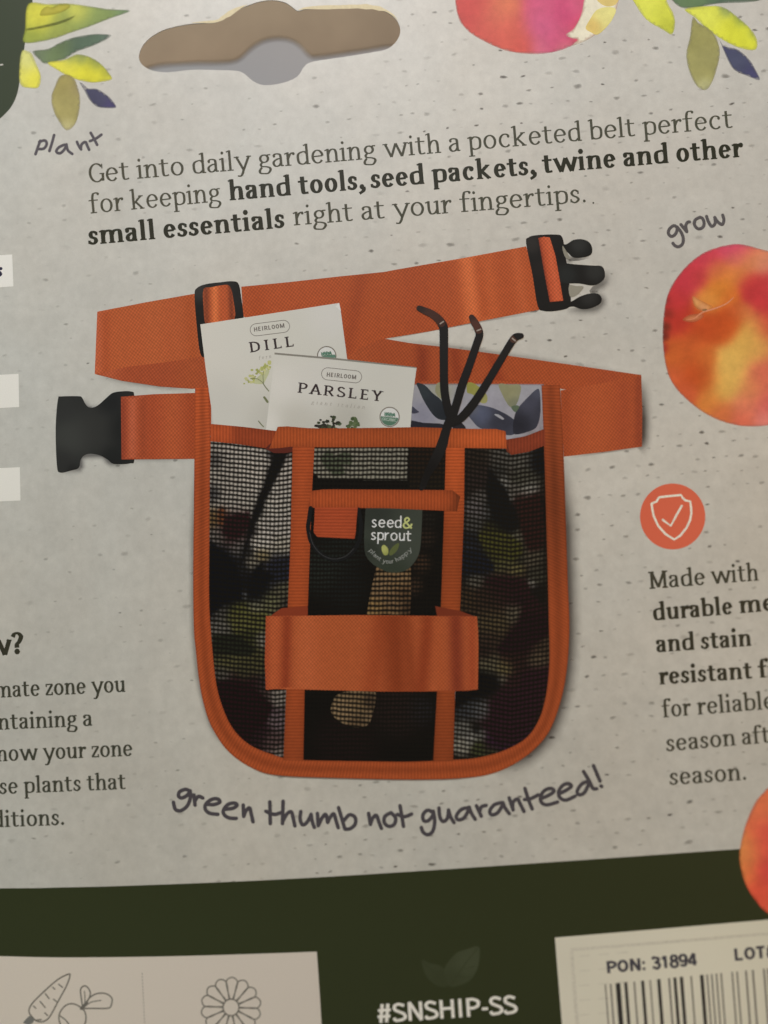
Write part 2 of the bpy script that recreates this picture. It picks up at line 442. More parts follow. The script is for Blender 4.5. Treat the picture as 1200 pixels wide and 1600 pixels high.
    if c == 'E': 
        st((xm, 0), (xm, Cp)); cf(xm, 0); cf(xm, 1)
        for y in (o, .72, t): st((xm, y), (xm + (.52 if y == .72 else .62), y))
        if serif: G.append(('bar', xm + .56, xm + .66, .16, .3)); G.append(('bar', xm + .53, xm + .62, Cp - .16, .3))
        return G, xm + .78
    if c == 'M':
        m = .55
        st((xm + .05, 0), (xm + .05, Cp)); st((xm + .05, Cp), (xm + m, .1)); st((xm + m, .1), (xm + 2 * m, Cp)); st((xm + 2 * m, 0), (xm + 2 * m, Cp))
        cf(xm + .05, 0); cf(xm + .02, 1); cf(xm + 2 * m, 0); cf(xm + 2 * m + .03, 1); return G, xm * 2 + 2 * m + .08
    if c == 'A': st((.1, 0), (.58, Cp)); st((.58, Cp), (1.06, 0)); st((.28, .46), (.88, .46)); cf(.1, 0); cf(1.06, 0); return G, 1.16
    if c == 'Y': st((.1, Cp), (.52, .64)); st((.94, Cp), (.52, .64)); st((.52, .66), (.52, 0)); cf(.1, 1); cf(.94, 1); cf(.52, 0); return G, 1.06
    if c in 'PRDB':
        st((xm, 0), (xm, Cp)); cf(xm, 0); cf(xm, 1)
        if c == 'D': st((xm, t), *SM((xm + .3, t), (xm + .74, t - .24), (xm + .86, .7), (xm + .74, .26), (xm + .3, o)), (xm, o)); return G, xm + 1.02
        st((xm, t), *SM((xm + .34, t), (xm + .62, t - .14), (xm + .68, 1.02), (xm + .6, .76), (xm + .34, .64)), (xm, .64))
        if c == 'R': st((xm + .34, .64), (xm + .78, .02)); bar(xm + .8, sh / 2, .1, .12); return G, xm + .92
        return G, xm + .80
    if c == 'O': st(*EL(.58, .7, .48 - w * .3, .7 - o, 90, 450, 24)); return G, 1.16
    if c == 'C' or c == 'G':
        st(*EL(.62, .7, .52 - w * .3, .71 - o, 40, 325 if c == 'C' else 318, 22))
        if c == 'G': st((1.04, .08), (1.04, .62)); bar(1.04, .62, .22, .12)
        if serif: G.append(('bar', .98, 1.06, 1.16, .34))
        return G, 1.2
    if c == 'S': 
        st(*SM((.78, 1.16), (.62, 1.34 - o), (.40, t + .01), (.16, 1.18), (.18, .90), (.45, .72), (.74, .54), (.80, .28), (.60, o + .03), (.40, o), (.18, .1), (.08, .3))); return G, .92
    if c == 'U': st((xm, Cp), *SM((xm, .5), (xm + .1, .14), (xm + .36, o), (xm + .62, .14), (xm + .72, .5)), (xm + .72, Cp)); return G, xm * 2 + .74
    if c == '3': st(*SM((.1, 1.14), (.24, 1.33), (.46, t), (.68, 1.16), (.62, .86), (.38, .75), (.64, .64), (.74, .36), (.54, .05), (.32, o), (.08, .26))); return G, .86
    if c == '1': st((.46, 0), (.46, Cp)); st((.46, Cp - .04), (.16, 1.06)); return G, .86
    if c == '8': st(*EL(.43, 1.06, .26, .29, 90, 450, 18)); st(*EL(.43, .38, .32, .35, 90, 450, 18)); return G, .86
    if c == '9': st(*EL(.43, .96, .30, .38, 90, 450, 18)); st(*SM((.73, .98), (.72, .5), (.58, .12), (.38, o), (.14, .2))); return G, .86
    if c == '4': st((.62, 0), (.62, Cp)); st((.62, Cp), (.08, .46)); st((.06, .38), (.84, .38)); return G, .90
    return [], .5

def lay_text(runs, p0, p1, xh, serif=True, track=0.0, xoff=None, slant=0.0, pos=None):
    """runs = [(text, stem width)]; returns strokes fitted between two baseline ends; pos maps (s, y) instead of a line"""
    items, x = [], 0.0
    for text, w in runs:
        for ch in text:
            g, a = glyph(ch, w, serif); items.append((x, w, g)); x += a + track
    total = x - track
    p0, p1 = np.array(p0, float), np.array(p1, float); L = np.linalg.norm(p1 - p0); ux = (p1 - p0) / total
    dirv = (p1 - p0) / L; nrm = np.array([dirv[1], -dirv[0]]) * xh     # up in the picture
    sx = L / total
    def T(q):
        q = np.asarray(q, float)
        if pos: return np.array([pos(a / total, b * xh) for a, b in q])
        return p0 + q[:, :1] * ux + (q[:, 1:2]) * nrm + q[:, 1:2] * slant * xh * dirv
    out = []
    for x0, w, g in items:
        hh = w * (.50 if serif else .85)
        for s in g:
            if isinstance(s, tuple) and s[0] == 'bar':
                _, a, b, y, th = s; q = T([(x0 + a, y), (x0 + b, y)]); out.append((q, th * xh))
            elif isinstance(s, tuple) and s[0] == 'dot':
                _, a, y, r = s; q = T([(x0 + a + r * .9 * math.cos(t), y + r * .9 * math.sin(t)) for t in np.linspace(0, 2 * math.pi, 11)[:-1]])
                c = q.mean(0); d = dirv * r * xh
                m = 7; ss = [c + dirv * xh * r * .95 * k for k in np.linspace(-1, 1, m)]
                out.append((np.array(ss), [max(2 * xh * r * .95 * math.sqrt(max(0, 1 - k * k)), .01) for k in np.linspace(-1, 1, m)]))
            elif isinstance(s, tuple) and s[0] == 'flag':
                _, a, y, ww = s; q = T([(x0 + a - .17 - ww * .3, y - .12), (x0 + a + ww * .1, y - .03)]); out.append((q, (.07 + .14 * ww) * xh))
            else:
                q = np.asarray(s, float); d = np.zeros_like(q); d[1:-1] = q[2:] - q[:-2]; d[0] = q[1] - q[0]; d[-1] = q[-1] - q[-2]
                d /= np.maximum(np.linalg.norm(d, axis=1), 1e-9)[:, None]
                ws = np.sqrt((w * d[:, 1]) ** 2 + (hh * d[:, 0]) ** 2) * (sx * .5 + xh * .5)
                qq = q.copy(); qq[:, 0] += x0; out.append((T(qq), ws))
    return out

# ------------------------------------------------------------------ setting
def box(name, lo, hi, mat, parent=None):
    x0, y0, z0 = lo; x1, y1, z1 = hi
    V = [(x0, y0, z0), (x1, y0, z0), (x1, y1, z0), (x0, y1, z0), (x0, y0, z1), (x1, y0, z1), (x1, y1, z1), (x0, y1, z1)]
    F = [(0, 3, 2, 1), (4, 5, 6, 7), (0, 1, 5, 4), (1, 2, 6, 5), (2, 3, 7, 6), (3, 0, 4, 7)]
    return link(name, V, F, mat, parent)
w_ = box('wall', (-1.2, .16, -.03), (1.2, .18, 1.0), M_WALL); w_['kind'] = 'structure'
s_ = box('shelf', (-1.2, -.9, -.03), (1.2, .158, 0), M_SHELF); s_['kind'] = 'structure'

# ------------------------------------------------------------------ the card with its hang hole
slot = cat([(217, 88), (224, 70), (240, 55), (264, 44), (300, 37), (336, 35), (352, 27), (370, 16), (386, 9), (404, 3), (425, 0), (446, 4), (458, 12), (466, 17), (480, 14), (530, 12.5), (572, 12),
            (600, 17), (618, 29), (625.5, 46), (621, 62), (606, 76), (580, 82), (530, 90), (490, 96), (476, 103), (467, 117), (455, 125), (435, 131), (412, 133), (396, 127), (384, 117), (372, 111), (340, 109.5), (300, 109), (262, 113), (238, 110), (222, 101)], 3)
slot_c = p2c(slot)
X0, X1, Z0, Z1 = -.088, .076, .0012, ROOT.location.z + .1995
def sheet(name, y, thick, mat, hole, label=None, top=0.0):
    # wavy-cut outline kept straight; hole walls and outer edges are real
    P = np.array([(X0, Z0), (X1, Z0), (X1, Z1 + top), (X0, Z1 + top)])
    V2, F = tri(P, .004, [hole]); n = len(V2)
    V = np.concatenate([np.stack([V2[:, 0], np.full(n, y), V2[:, 1]], 1), np.stack([V2[:, 0], np.full(n, y + thick), V2[:, 1]], 1)])
    FF = [f for f in F] + [tuple(x + n for x in reversed(f)) for f in F]
    ed = {}
    for f in F:
        for a, b in zip(f, f[1:] + f[:1]): ed[(a, b)] = 1
    for (a, b) in ed:
        if (b, a) not in ed: FF.append((a, a + n, b + n, b))
    return link(name, V, FF, mat, ROOT, label=label)
front = sheet('front_panel', 0.0, .00012, M_CARD, slot_c, 'pale grey printed face with speckles and a hang hole')
BACK_Y = .028
far = p2c(cat([(190, 140), (230, 106), (290, 98), (345, 97), (372, 92), (390, 76), (408, 64), (430, 59), (452, 61), (468, 70), (480, 83), (494, 88), (560, 79), (620, 72), (648, 96), (640, 130), (600, 160), (500, 172), (470, 200), (400, 205), (370, 182), (250, 180), (200, 165)], 4))
back_hole = Cn[[0, 2]] + (far - Cn[[0, 2]]) * (BACK_Y - Cn[1]) / -Cn[1]          # the opening in the rear panel, at its own depth
back = sheet('back_panel', BACK_Y, .0005, M_KRAFT, back_hole, 'brown unprinted panel seen through the hang hole', .03)
box('bottom_flap', (X0, .00012, .0012), (X1, .028, .0017), M_KRAFT, ROOT)

# torn paper fibre on the upper edge of the hole
def torn(seed, a, b, wmax):
    r = random.Random(seed); pts = [slot[i] for i in range(a, b)]; P = np.array(pts); n = len(P)
    w = [max(.4, wmax * math.sin(math.pi * i / (n - 1)) * r.uniform(.6, 1.2)) for i in range(n)]
    V, F = ribbon(cat(P - np.array([0, 1.5]), 3, False)[::1], np.interp(np.linspace(0, n - 1, (n - 1) * 3 + 1), range(n), w))
    V = V.copy()
    W3 = up(V, 3); 
    return W3, F
VV, FF, k = [], [], 0
for a in ((12, 25, 8.0), (39, 56, 8.0)):
    V, F = torn(a[0], *a[:2], a[2]); VV.append(V); FF += [tuple(x + k for x in f) for f in F]; k += len(V)
link('torn_edge', np.concatenate(VV), FF, M_TORN, ROOT, label='cream torn paper fibre along the top of the hang hole')

# speckle printed all over the grey ground
def speckles():
    VV, FF, CC, UU, k = [], [], [], [], 0
    for row in range(-8, 66):
        v0 = row * 23 + random.uniform(-3, 3); u = -500 + random.uniform(0, 40)
        dens = random.uniform(.72, 1.0)
        while u < 1500:
            u += random.choice([random.uniform(17, 26), random.uniform(30, 44), random.uniform(30, 44)])
            v = v0 - .085 * (u - 600) + random.gauss(0, 1.5) + 70
            if not (-150 < v < 1400): continue
            right = 1 / (1 + math.exp(-(u - 430 + .2 * (v - 700)) / 140))
            if random.random() > (.46 + .50 * right) * dens: continue
            a = min(7, random.lognormvariate(1.32, .32)); b = a * random.uniform(.36, .62)
            dark = min(.7, random.lognormvariate(-1.15, .42)) * (.50 + .62 * right)
            if random.random() < .02: a *= 1.2; dark = .7
            if random.random() < .40: dark *= .45; a *= 1.15
            if any(abs(v - b0 + .0855 * (u - 139) + 9) < 15 for b0 in (286, 334, 383)) and 130 < u < 1170: dark *= .4
            if u > 1005 and 880 < v < 1240: dark *= .6
            th = random.gauss(-.10, .12); m = 9; n0 = len(UU)
            pts = [(u, v)]
            for ring in (.55, 1.15):
                for q in range(m):
                    t = 2 * math.pi * q / m; rr = ring * random.uniform(.8, 1.2)
                    x, y = a * rr * math.cos(t), b * rr * math.sin(t)
                    pts.append((u + x * math.cos(th) - y * math.sin(th), v + x * math.sin(th) + y * math.cos(th)))
            for q in range(m):
                q2 = (q + 1) % m; FF.append((k, k + 1 + q2, k + 1 + q)); FF.append((k + 1 + q, k + 1 + q2, k + 1 + m + q2, k + 1 + m + q))
            c = (.15, .14, .13)
            CC += [(*c, dark)] + [(*c, dark * .75)] * m + [(*c, 0)] * m
            UU += pts; k += len(pts)
    UU = np.array(UU); keep = ~inside(cat(slot, 1) + 0, UU); 
    # drop any speck that touches the hole or leaves the card
    c3 = up(UU, 1.0); bad = inside((slot - slot.mean(0)) * np.array([1.05, 1.2]) + slot.mean(0), UU) | (c3[:, 0] < X0) | (c3[:, 0] > X1) | (c3[:, 2] > Z1)
    FF = [f for f in FF if not any(bad[list(f)])]
    o = link('speckle', c3, FF, INK['soft'], ROOT, CC, UU); o['kind'] = 'stuff'
speckles()

# ------------------------------------------------------------------ green areas
fill('corner_patch', np.concatenate([[(-700, -260), (54, -260), (54, -20)], cat([(54, -20), (48, 20), (40, 62), (33, 110), (28, 142), (20, 163), (8, 178), (-8, 190), (-40, 200)], 4, False), [(-700, 205)]])[1:],
     (58, 66, 50), 2, label='dark green printed corner')  # green includes the corner's gloss sheen, held in its ink colour
ink_strokes('printed_dash', [([(0, 101.5), (4, 101)], 2.2)], (190, 190, 180), 3)
band = fill('green_band', np.concatenate([cat([(-420, 1388), (0, 1388), (100, 1386.5), (200, 1384), (400, 1376), (600, 1364.5), (900, 1344.5), (1155, 1326.5), (1290, 1318), (1560, 1300)], 4, False), [(1560, 1960), (-420, 1960)]]),
     (41, 44, 22), 2, grid=40, label='dark green printed band across the bottom')

# ------------------------------------------------------------------ watercolour leaf sprigs
Y, OL, GR, DG, NV, KH = (212, 208, 70), (165, 158, 60), (122, 140, 74), (84, 104, 80), (72, 70, 98), (160, 152, 92)
def sprig(leaves, label):
    root = None
    for i, (pts, base, bl, g) in enumerate(leaves):
        o = fill('leaf_sprig' if root is None else 'leaf', cat(pts, 5), blobs(base, bl), 3 + i, parent=ROOT if root is None else root, kind='wash', grid=g, label=label if root is None else None)
        if root is None: root = o
    return root
sp1 = sprig([
    ([(44, 6), (75, 6), (105, 5), (137, 9), (170, 14), (204, 17), (170, 30), (140, 42), (115, 50), (80, 62), (38, 67), (39, 44)], GR,
     [(60, 22, 22, Y), (125, 16, 16, (205, 203, 85)), (48, 55, 14, (150, 162, 66)), (95, 48, 16, (150, 160, 76)), (150, 26, 26, (128, 146, 82)), (200, 17, 18, (108, 134, 96)), (48, 36, 10, (190, 190, 68))], 4),
    ([(51, 80), (75, 76), (92, 67), (112, 59), (138, 54), (158, 53), (174, 56), (150, 70), (120, 81), (100, 93), (72, 100), (60, 92)], DG,
     [(60, 84, 14, (112, 126, 96)), (85, 88, 15, (108, 126, 82)), (130, 62, 25, (84, 104, 84)), (100, 68, 12, (96, 112, 74)), (168, 57, 10, (92, 110, 96))], 5),
    ([(74, 98), (100, 93), (118, 85), (136, 87), (155, 97), (170, 113), (175, 124), (160, 128), (140, 129), (112, 122), (90, 110)], Y,
     [(100, 103, 16, (218, 214, 78)), (140, 120, 25, (208, 204, 52)), (128, 90, 10, (128, 142, 84)), (150, 97, 10, (120, 134, 72)), (166, 112, 8, (168, 170, 60)), (108, 90, 8, (132, 146, 88))], 4),
    ([(93, 119), (108, 117), (118, 126), (125, 150), (124, 175), (117, 195), (104, 204), (92, 190), (83, 172), (80, 152), (85, 136)], KH,
     [(100, 130, 22, (152, 142, 84)), (90, 165, 22, (166, 158, 98)), (112, 160, 18, (156, 148, 92)), (104, 198, 10, (186, 180, 128)), (121, 140, 10, (150, 138, 98))], 5),
    ([(124, 129), (130, 131), (138, 138), (152, 139), (168, 149), (178, 160), (181, 168.5), (163, 169), (150, 166), (139, 155), (132, 142)], NV, [(150, 150, 14, (70, 70, 92)), (175, 166, 9, (72, 66, 104)), (127, 131, 6, (96, 90, 100))], 5),
    ([(34, 80), (44, 80), (50, 84), (56, 97), (64, 118), (61, 136), (48, 138), (32, 133), (30, 108)], (214, 212, 96), [(42, 86, 14, (204, 206, 128)), (58, 130, 12, (218, 214, 76))], 5),
], 'leaf sprig in the upper left corner')
fill('leaf_stain', cat([(62, 24), (66, 14), (74, 9.5), (82, 11), (92, 6.5), (106, 6), (110, 11), (100, 18), (84, 23), (70, 25)], 4), (172, 166, 62), 9, sp1, 'wash', 3, feather=5)
fill('leaf_vein', cat([(40, 45), (60, 41), (85, 35), (104, 29), (118, 24), (110, 31), (90, 39), (62, 45), (42, 48)], 4), (98, 106, 46), 9.5, sp1, 'wash', 2.5, feather=4)
sprig([
    ([(975, -30), (1040, -30), (1042, 0), (1052, 20), (1055, 37), (1050, 54), (1036, 47), (1010, 31), (992, 6)], Y, [(1010, 10, 20, (214, 212, 84)), (1045, 40, 12, (184, 184, 62)), (1028, 22, 14, (206, 205, 72))], 5),
    ([(1040, -30), (1130, -30), (1190, -6), (1186, 1), (1165, 4), (1120, 6), (1076, 14), (1052, 3)], DG, [(1080, 2, 18, (104, 124, 84)), (1150, 2, 20, (88, 104, 84))], 5),
    ([(1070, 14), (1110, 9), (1132, 12), (1152, 26), (1172, 44), (1183, 62), (1180, 78), (1155, 75), (1128, 62), (1105, 46), (1086, 28)], Y, [(1100, 24, 18, (214, 212, 84)), (1155, 60, 22, (206, 203, 58)), (1135, 14, 9, (140, 150, 84)), (1160, 30, 10, (140, 152, 72)), (1176, 52, 7, (160, 164, 66))], 5),
    ([(1082, 27), (1092, 36), (1104, 42), (1118, 56), (1125, 80), (1121, 105), (1112, 130), (1102, 141), (1088, 134), (1077, 112), (1072, 85), (1078, 56)], KH, [(1095, 60, 24, (148, 140, 84)), (1085, 100, 22, (156, 148, 92)), (1110, 90, 18, (150, 142, 90)), (1100, 135, 10, (176, 170, 122))], 5),
    ([(1124, 62), (1132, 72), (1152, 77), (1170, 92), (1180, 108), (1187, 125), (1168, 119), (1148, 110), (1138, 96), (1131, 80)], NV, [(1150, 95, 14, (76, 78, 96)), (1182, 120, 9, (74, 70, 102))], 5),
], 'leaf sprig at the top right of the card')

# ------------------------------------------------------------------ watercolour peaches
p_top = np.concatenate([cat([(930, -120), (880, -160), (800, -165), (735, -125), (708, -60), (711, 2), (717, 30), (725, 42), (738, 54), (765, 69), (790, 79), (815, 83.5), (845, 84.5), (872, 80), (893, 72), (925, 58), (945, 40), (962, 16), (968, -20), (955, -80)], 5)])
PT = blobs((208, 84, 74), [(735, 15, 30, (204, 76, 70)), (775, 20, 24, (214, 112, 84)), (790, 2, 18, (216, 122, 80)), (760, 55, 24, (212, 92, 78)), (800, 55, 24, (212, 96, 78)), (818, 74, 18, (208, 86, 74)),
    (845, 45, 22, (204, 92, 128)), (850, 10, 22, (206, 90, 122)), (842, 74, 14, (208, 104, 128)), (880, 18, 18, (200, 72, 112)), (870, 60, 18, (202, 84, 116)), (897, 8, 12, (206, 92, 120)), (880, 76, 10, (208, 110, 120)), (720, -60, 60, (206, 80, 70)), (870, -70, 60, (202, 76, 112))], .05)
peach = fill('peach', p_top, PT, 3, kind='wash', grid=5, label='red and pink peach cut off by the top edge')
fill('peach_highlight', cat([(914, -40), (912, 0), (907, 25), (896, 45), (884, 54), (893, 60), (902, 62), (893, 72), (915, 64), (938, 48), (958, 24), (968, -10), (960, -60)], 4), blobs((226, 214, 186), [(912, 10, 18, (230, 216, 190)), (925, 55, 14, (228, 218, 176)), (890, 56, 8, (226, 190, 170)), (935, -10, 14, (222, 190, 120))], .2)if 0 else (lambda u, v: (226, 214, 186)), 4, peach, 'wash', 5)
many('peach_highlight', [(cat([(915, 44), (922, 30), (932, 16), (948, 11), (962, 14), (958, 28), (948, 42), (934, 54), (924, 51)], 4), blobs((218, 198, 118), [(925, 42, 9, (212, 178, 100)), (950, 20, 14, (226, 214, 134))])),
    (cat([(930, -6), (944, 9), (962, 7), (968, -12), (950, -22)], 4), (214, 186, 112))], 5, peach, 'wash', 5)

p_r = cat([(1110, 390), (1150, 381), (1185, 388), (1225, 402), (1280, 445), (1312, 510), (1312, 570), (1275, 640), (1215, 662), (1160, 666), (1110, 651), (1068, 620), (1045, 588), (1036, 545), (1036, 500), (1043, 460), (1060, 430), (1083, 406)], 6)
PR = blobs((183, 78, 38), [(1070, 432, 24, (187, 53, 63)), (1055, 470, 18, (181, 50, 51)), (1100, 402, 20, (195, 61, 73)), (1150, 388, 22, (200, 72, 93)), (1090, 432, 14, (185, 59, 58)), (1118, 424, 14, (198, 104, 61)), (1125, 450, 20, (206, 122, 45)), (1150, 425, 18, (204, 120, 58)), (1170, 408, 18, (208, 130, 80)), (1150, 405, 10, (202, 102, 88)), (1192, 412, 14, (208, 130, 98)),
    (1105, 470, 16, (208, 135, 59)), (1140, 462, 12, (195, 100, 40)), (1175, 445, 18, (183, 52, 52)), (1195, 470, 22, (183, 50, 52)), (1196, 510, 18, (187, 61, 49)), (1215, 450, 25, (191, 61, 63)),
    (1060, 500, 20, (177, 50, 38)), (1100, 505, 22, (179, 70, 29)), (1140, 500, 18, (183, 74, 29)), (1130, 520, 16, (187, 78, 31)), (1150, 487, 12, (185, 89, 44)), (1165, 490, 12, (195, 111, 58)), (1042, 510, 6, (93, 39, 26)), (1039, 525, 5, (107, 37, 26)), (1046, 490, 7, (117, 40, 29)), (1037, 545, 6, (156, 46, 35)), (1043, 470, 5, (136, 42, 40)),
    (1075, 545, 22, (187, 85, 38)), (1060, 560, 18, (191, 93, 40)), (1180, 515, 20, (208, 159, 73)), (1165, 540, 20, (206, 159, 75)), (1145, 560, 20, (210, 165, 80)), (1140, 590, 24, (208, 163, 80)), (1130, 605, 20, (204, 156, 73)), (1185, 545, 18, (202, 148, 73)), (1085, 580, 22, (179, 72, 29)), (1105, 595, 16, (181, 79, 31)), (1055, 585, 14, (195, 89, 49)), (1100, 560, 16, (195, 102, 42)),
    (1110, 625, 16, (202, 119, 51)), (1075, 612, 14, (191, 85, 47)), (1130, 645, 16, (195, 102, 56)), (1165, 635, 20, (204, 113, 80)), (1160, 655, 14, (200, 94, 68)), (1195, 590, 24, (200, 100, 73)), (1198, 630, 22, (198, 89, 80)), (1195, 655, 14, (208, 120, 103)), (1175, 610, 18, (204, 126, 73)), (1260, 560, 50, (200, 93, 73))], .02)
peach2 = fill('peach', p_r, PR, 3, kind='wash', grid=4, label='orange and crimson peach at the right edge')
fill('stem_cleft', cat([(1082, 463), (1092, 467), (1105, 474), (1114, 480), (1104, 487), (1093, 485), (1084, 477)], 4), blobs((208, 138, 72), [(1086, 468, 6, (214, 150, 90)), (1098, 482, 6, (202, 138, 90))]), 4, peach2, 'wash', 2.5, feather=6)
fill('stem_smudge', cat([(1066, 500), (1076, 492), (1090, 490), (1100, 492), (1094, 500), (1080, 504)], 4), (190, 112, 70), 4.4, peach2, 'wash', 2.5, feather=7)
ink_strokes('stem_crease', [(SM((1072, 500), (1084, 498), (1092, 492), (1100, 487), (1114, 483), (1134, 475), (1147, 464)), list(np.interp(np.linspace(0, 1, 31), [0, .15, .4, .6, .9, 1], [.6, 1.2, 2.2, 2.4, 1.6, .4])))], (200, 128, 92), 4.6, peach2, cap=0)
ink_strokes('stem_spot', [([(1099, 484.5), (1103, 484)], 3.2)], (136, 98, 62), 4.9, peach2)
p_b = cat([(1205, 1228), (1190, 1241), (1180, 1253), (1166, 1284), (1157, 1318), (1155, 1345), (1163, 1378), (1176, 1402), (1200, 1428), (1250, 1450), (1310, 1430), (1345, 1370), (1340, 1290), (1290, 1235), (1245, 1218)], 5)
fill('peach', p_b, blobs((214, 98, 58), [(1165, 1330, 26, (220, 128, 66)), (1190, 1260, 24, (216, 108, 66)), (1198, 1320, 20, (206, 78, 60)), (1165, 1365, 18, (218, 112, 58)), (1185, 1400, 24, (204, 76, 52)), (1198, 1360, 18, (196, 62, 56)), (1260, 1330, 60, (196, 60, 62))], .1), 4, kind='wash', grid=5, label='orange peach at the lower right edge')

# ------------------------------------------------------------------ small white tabs, badge
tabc = (222, 217, 208)
for i, (q, lab) in enumerate([([(-160, 410), (19, 397.5), (21, 447.5), (-158, 459)], 'top white tab at the left edge'), ([(-150, 594), (29, 584), (30, 636), (-149, 645)], 'middle white tab at the left edge'), ([(-148, 738), (31, 730), (32, 782), (-147, 790)], 'lowest white tab at the left edge')]):
    t = fill('white_tab', q, tabc, 3, label=lab)
    if i == 0: ink_strokes('lettering', lay_text([('s', .34)], (-11, 433), (5.5, 432), 15, False), (40, 38, 58), 5, t)
badge = fill('shield_badge', np.array([(1051 + 51 * math.cos(a), 807 + 51.5 * math.sin(a)) for a in np.linspace(0, 2 * math.pi, 65)[:-1]]), (199, 92, 64), 3, label='round orange badge with a shield and tick')
fl = lambda p, o, s: [(o[0] + s * x, o[1] + s * y) for x, y in p]
sh = [(290, 335), (310, 326), (330, 318), (345, 290), (355, 284), (430, 276), (520, 267), (532, 288), (552, 308), (592, 318), (598, 360), (601, 410), (592, 462), (562, 525), (515, 584), (467, 615), (400, 573), (342, 508), (307, 432), (296, 380), (290, 335)]
ink_strokes('shield_icon', [(fl(sh, (960, 720), .2), 3.4), (fl([(378, 461), (440, 508), (482, 430), (526, 352)], (960, 720), .2), 3.4)], (238, 206, 180), 5, badge)

# ------------------------------------------------------------------ the printed writing
TR, TB = .185, .315
REG, BLD = (74, 72, 58), (44, 43, 31)
strokes = []
lay = 3
def text_part(name, lines, label=None):
    first = None
    S1 = []
    for runs, p0, p1, xh in lines: S1 += lay_text(runs, p0, p1, xh, track=-.055)
    return S1
reg = text_part('', [
    ([('Get into daily gardening with a pocketed belt perfect', TR)], (138.5, 286), (1147, 199.5), 21.2),
    ([('for keeping', TR)], (139, 334), (346.5, 314.5), 21.2),
    ([('right at your fingertips.', TR)], (458, 352.5), (917, 316), 21.2),
    ([('.', .13)], (922, 319), (931, 318.3), 20)])
bold = text_part('', [
    ([('hand tools, seed packets,', TB)], (357, 313.5), (837, 272.5), 21.6),
    ([('twine and other', TB)], (847, 271), (1162, 245), 21.6),
    ([('small essentials', TB)], (137, 383), (447, 355.5), 21.4)])
t1 = ink_strokes('description_text', reg, REG, lay, cap=0, label='three lines of serif text above the belt')
ink_strokes('bold_lettering', bold, BLD, lay + .3, t1, cap=0)
rb = text_part('', [([('Made', TR + .05)], (1014.5, 920.5), (1104, 913.5), 19.3), ([('with', TR + .05)], (1110.5, 912.5), (1187, 907), 19.3), ([('for', TR + .05)], (1034, 1121.5), (1081, 1117.5), 19.3), ([('reliable', TR + .05)], (1089, 1117), (1212, 1107), 19.3),
    ([('season', TR + .05)], (1040, 1174.5), (1151.5, 1164.5), 19), ([('after', TR + .05)], (1158.5, 1164), (1236, 1157.5), 19), ([('season.', TR + .05)], (1045, 1227), (1167, 1218.5), 19)])
rbb = text_part('', [([('durable', TB)], (1019.5, 970), (1146.5, 959.5), 19.5), ([('mesh', TB)], (1154.5, 958.5), (1252, 950), 19.5), ([('and stain', TB)], (1024.5, 1019.5), (1176, 1009), 19.3), ([('resistant', TB)], (1029, 1070), (1177, 1060), 19.3), ([('fabric', TB)], (1184, 1059.5), (1290, 1050), 19.3)])
t2 = ink_strokes('feature_text', rb, (58, 55, 42), lay, cap=0, label='column of serif text below the orange badge')
ink_strokes('bold_lettering', rbb, (46, 43, 31), lay + .3, t2, cap=0)
lb = text_part('', [([('mate zone you', TR + .05)], (-9, 1090.5), (197.5, 1081), 18.2), ([('ntaining a', TR + .05)], (-4, 1140.5), (146, 1134), 18), ([('now your zone', TR + .05)], (-6, 1190), (208.5, 1181), 18), ([('se plants that', TR + .05)], (-2, 1241), (198, 1233), 18), ([('ditions.', TR + .05)], (-13, 1293), (101, 1289), 18)])
t3 = ink_strokes('guide_text', lb, (56, 55, 43), lay, cap=0, label='serif text running off the left edge')
ink_strokes('bold_lettering', text_part('', [([('w?', TB)], (-24, 1024.5), (37, 1022), 23.5)]), (48, 46, 34), lay + .3, t3, cap=0)

def hand(name, parts, width, col, label, smooth=6):
    out = []
    for off, sc, strokes in parts:
        for s in strokes: out.append((cat(fl(s, off, sc), smooth, False), width) if len(s) > 2 else (np.array(fl(s, off, sc)), width))
    return ink_strokes(name, out, col, 3, label=label)
HC = (84, 80, 84)
hand('handwritten_note', [((0, 0), .25, [[(252, 880), (237, 920), (222, 964)], [(245, 888), (280, 878), (292, 900), (275, 928), (240, 932)], [(338, 845), (326, 890), (309, 944)], [(402, 905), (367, 922), (352, 948), (376, 958), (404, 932), (415, 905)], [(415, 903), (425, 940), (452, 962)],
    [(481, 887), (492, 912), (507, 934)], [(505, 930), (511, 902), (534, 888), (545, 910), (557, 936)], [(567, 830), (588, 868), (607, 905)], [(562, 882), (600, 866), (634, 842)]])], 4.4, HC, 'handwritten word plant')
hand('handwritten_note', [((1020, 320), .10833, [[(350, 322), (300, 302), (240, 350), (225, 410), (260, 455), (310, 440), (345, 385), (350, 322)], [(350, 320), (410, 400), (440, 490), (425, 570), (370, 605), (320, 590), (290, 555)], [(405, 285), (450, 340), (490, 390)], [(490, 385), (475, 305), (500, 255), (530, 247)],
    [(680, 180), (612, 220), (602, 290), (650, 345), (710, 335), (740, 280), (722, 205), (680, 180)], [(775, 168), (800, 240), (850, 312), (900, 265), (893, 182)], [(893, 182), (935, 245), (1000, 285), (1025, 220), (1008, 150)]])], 5.0, (84, 78, 76), 'handwritten word grow')
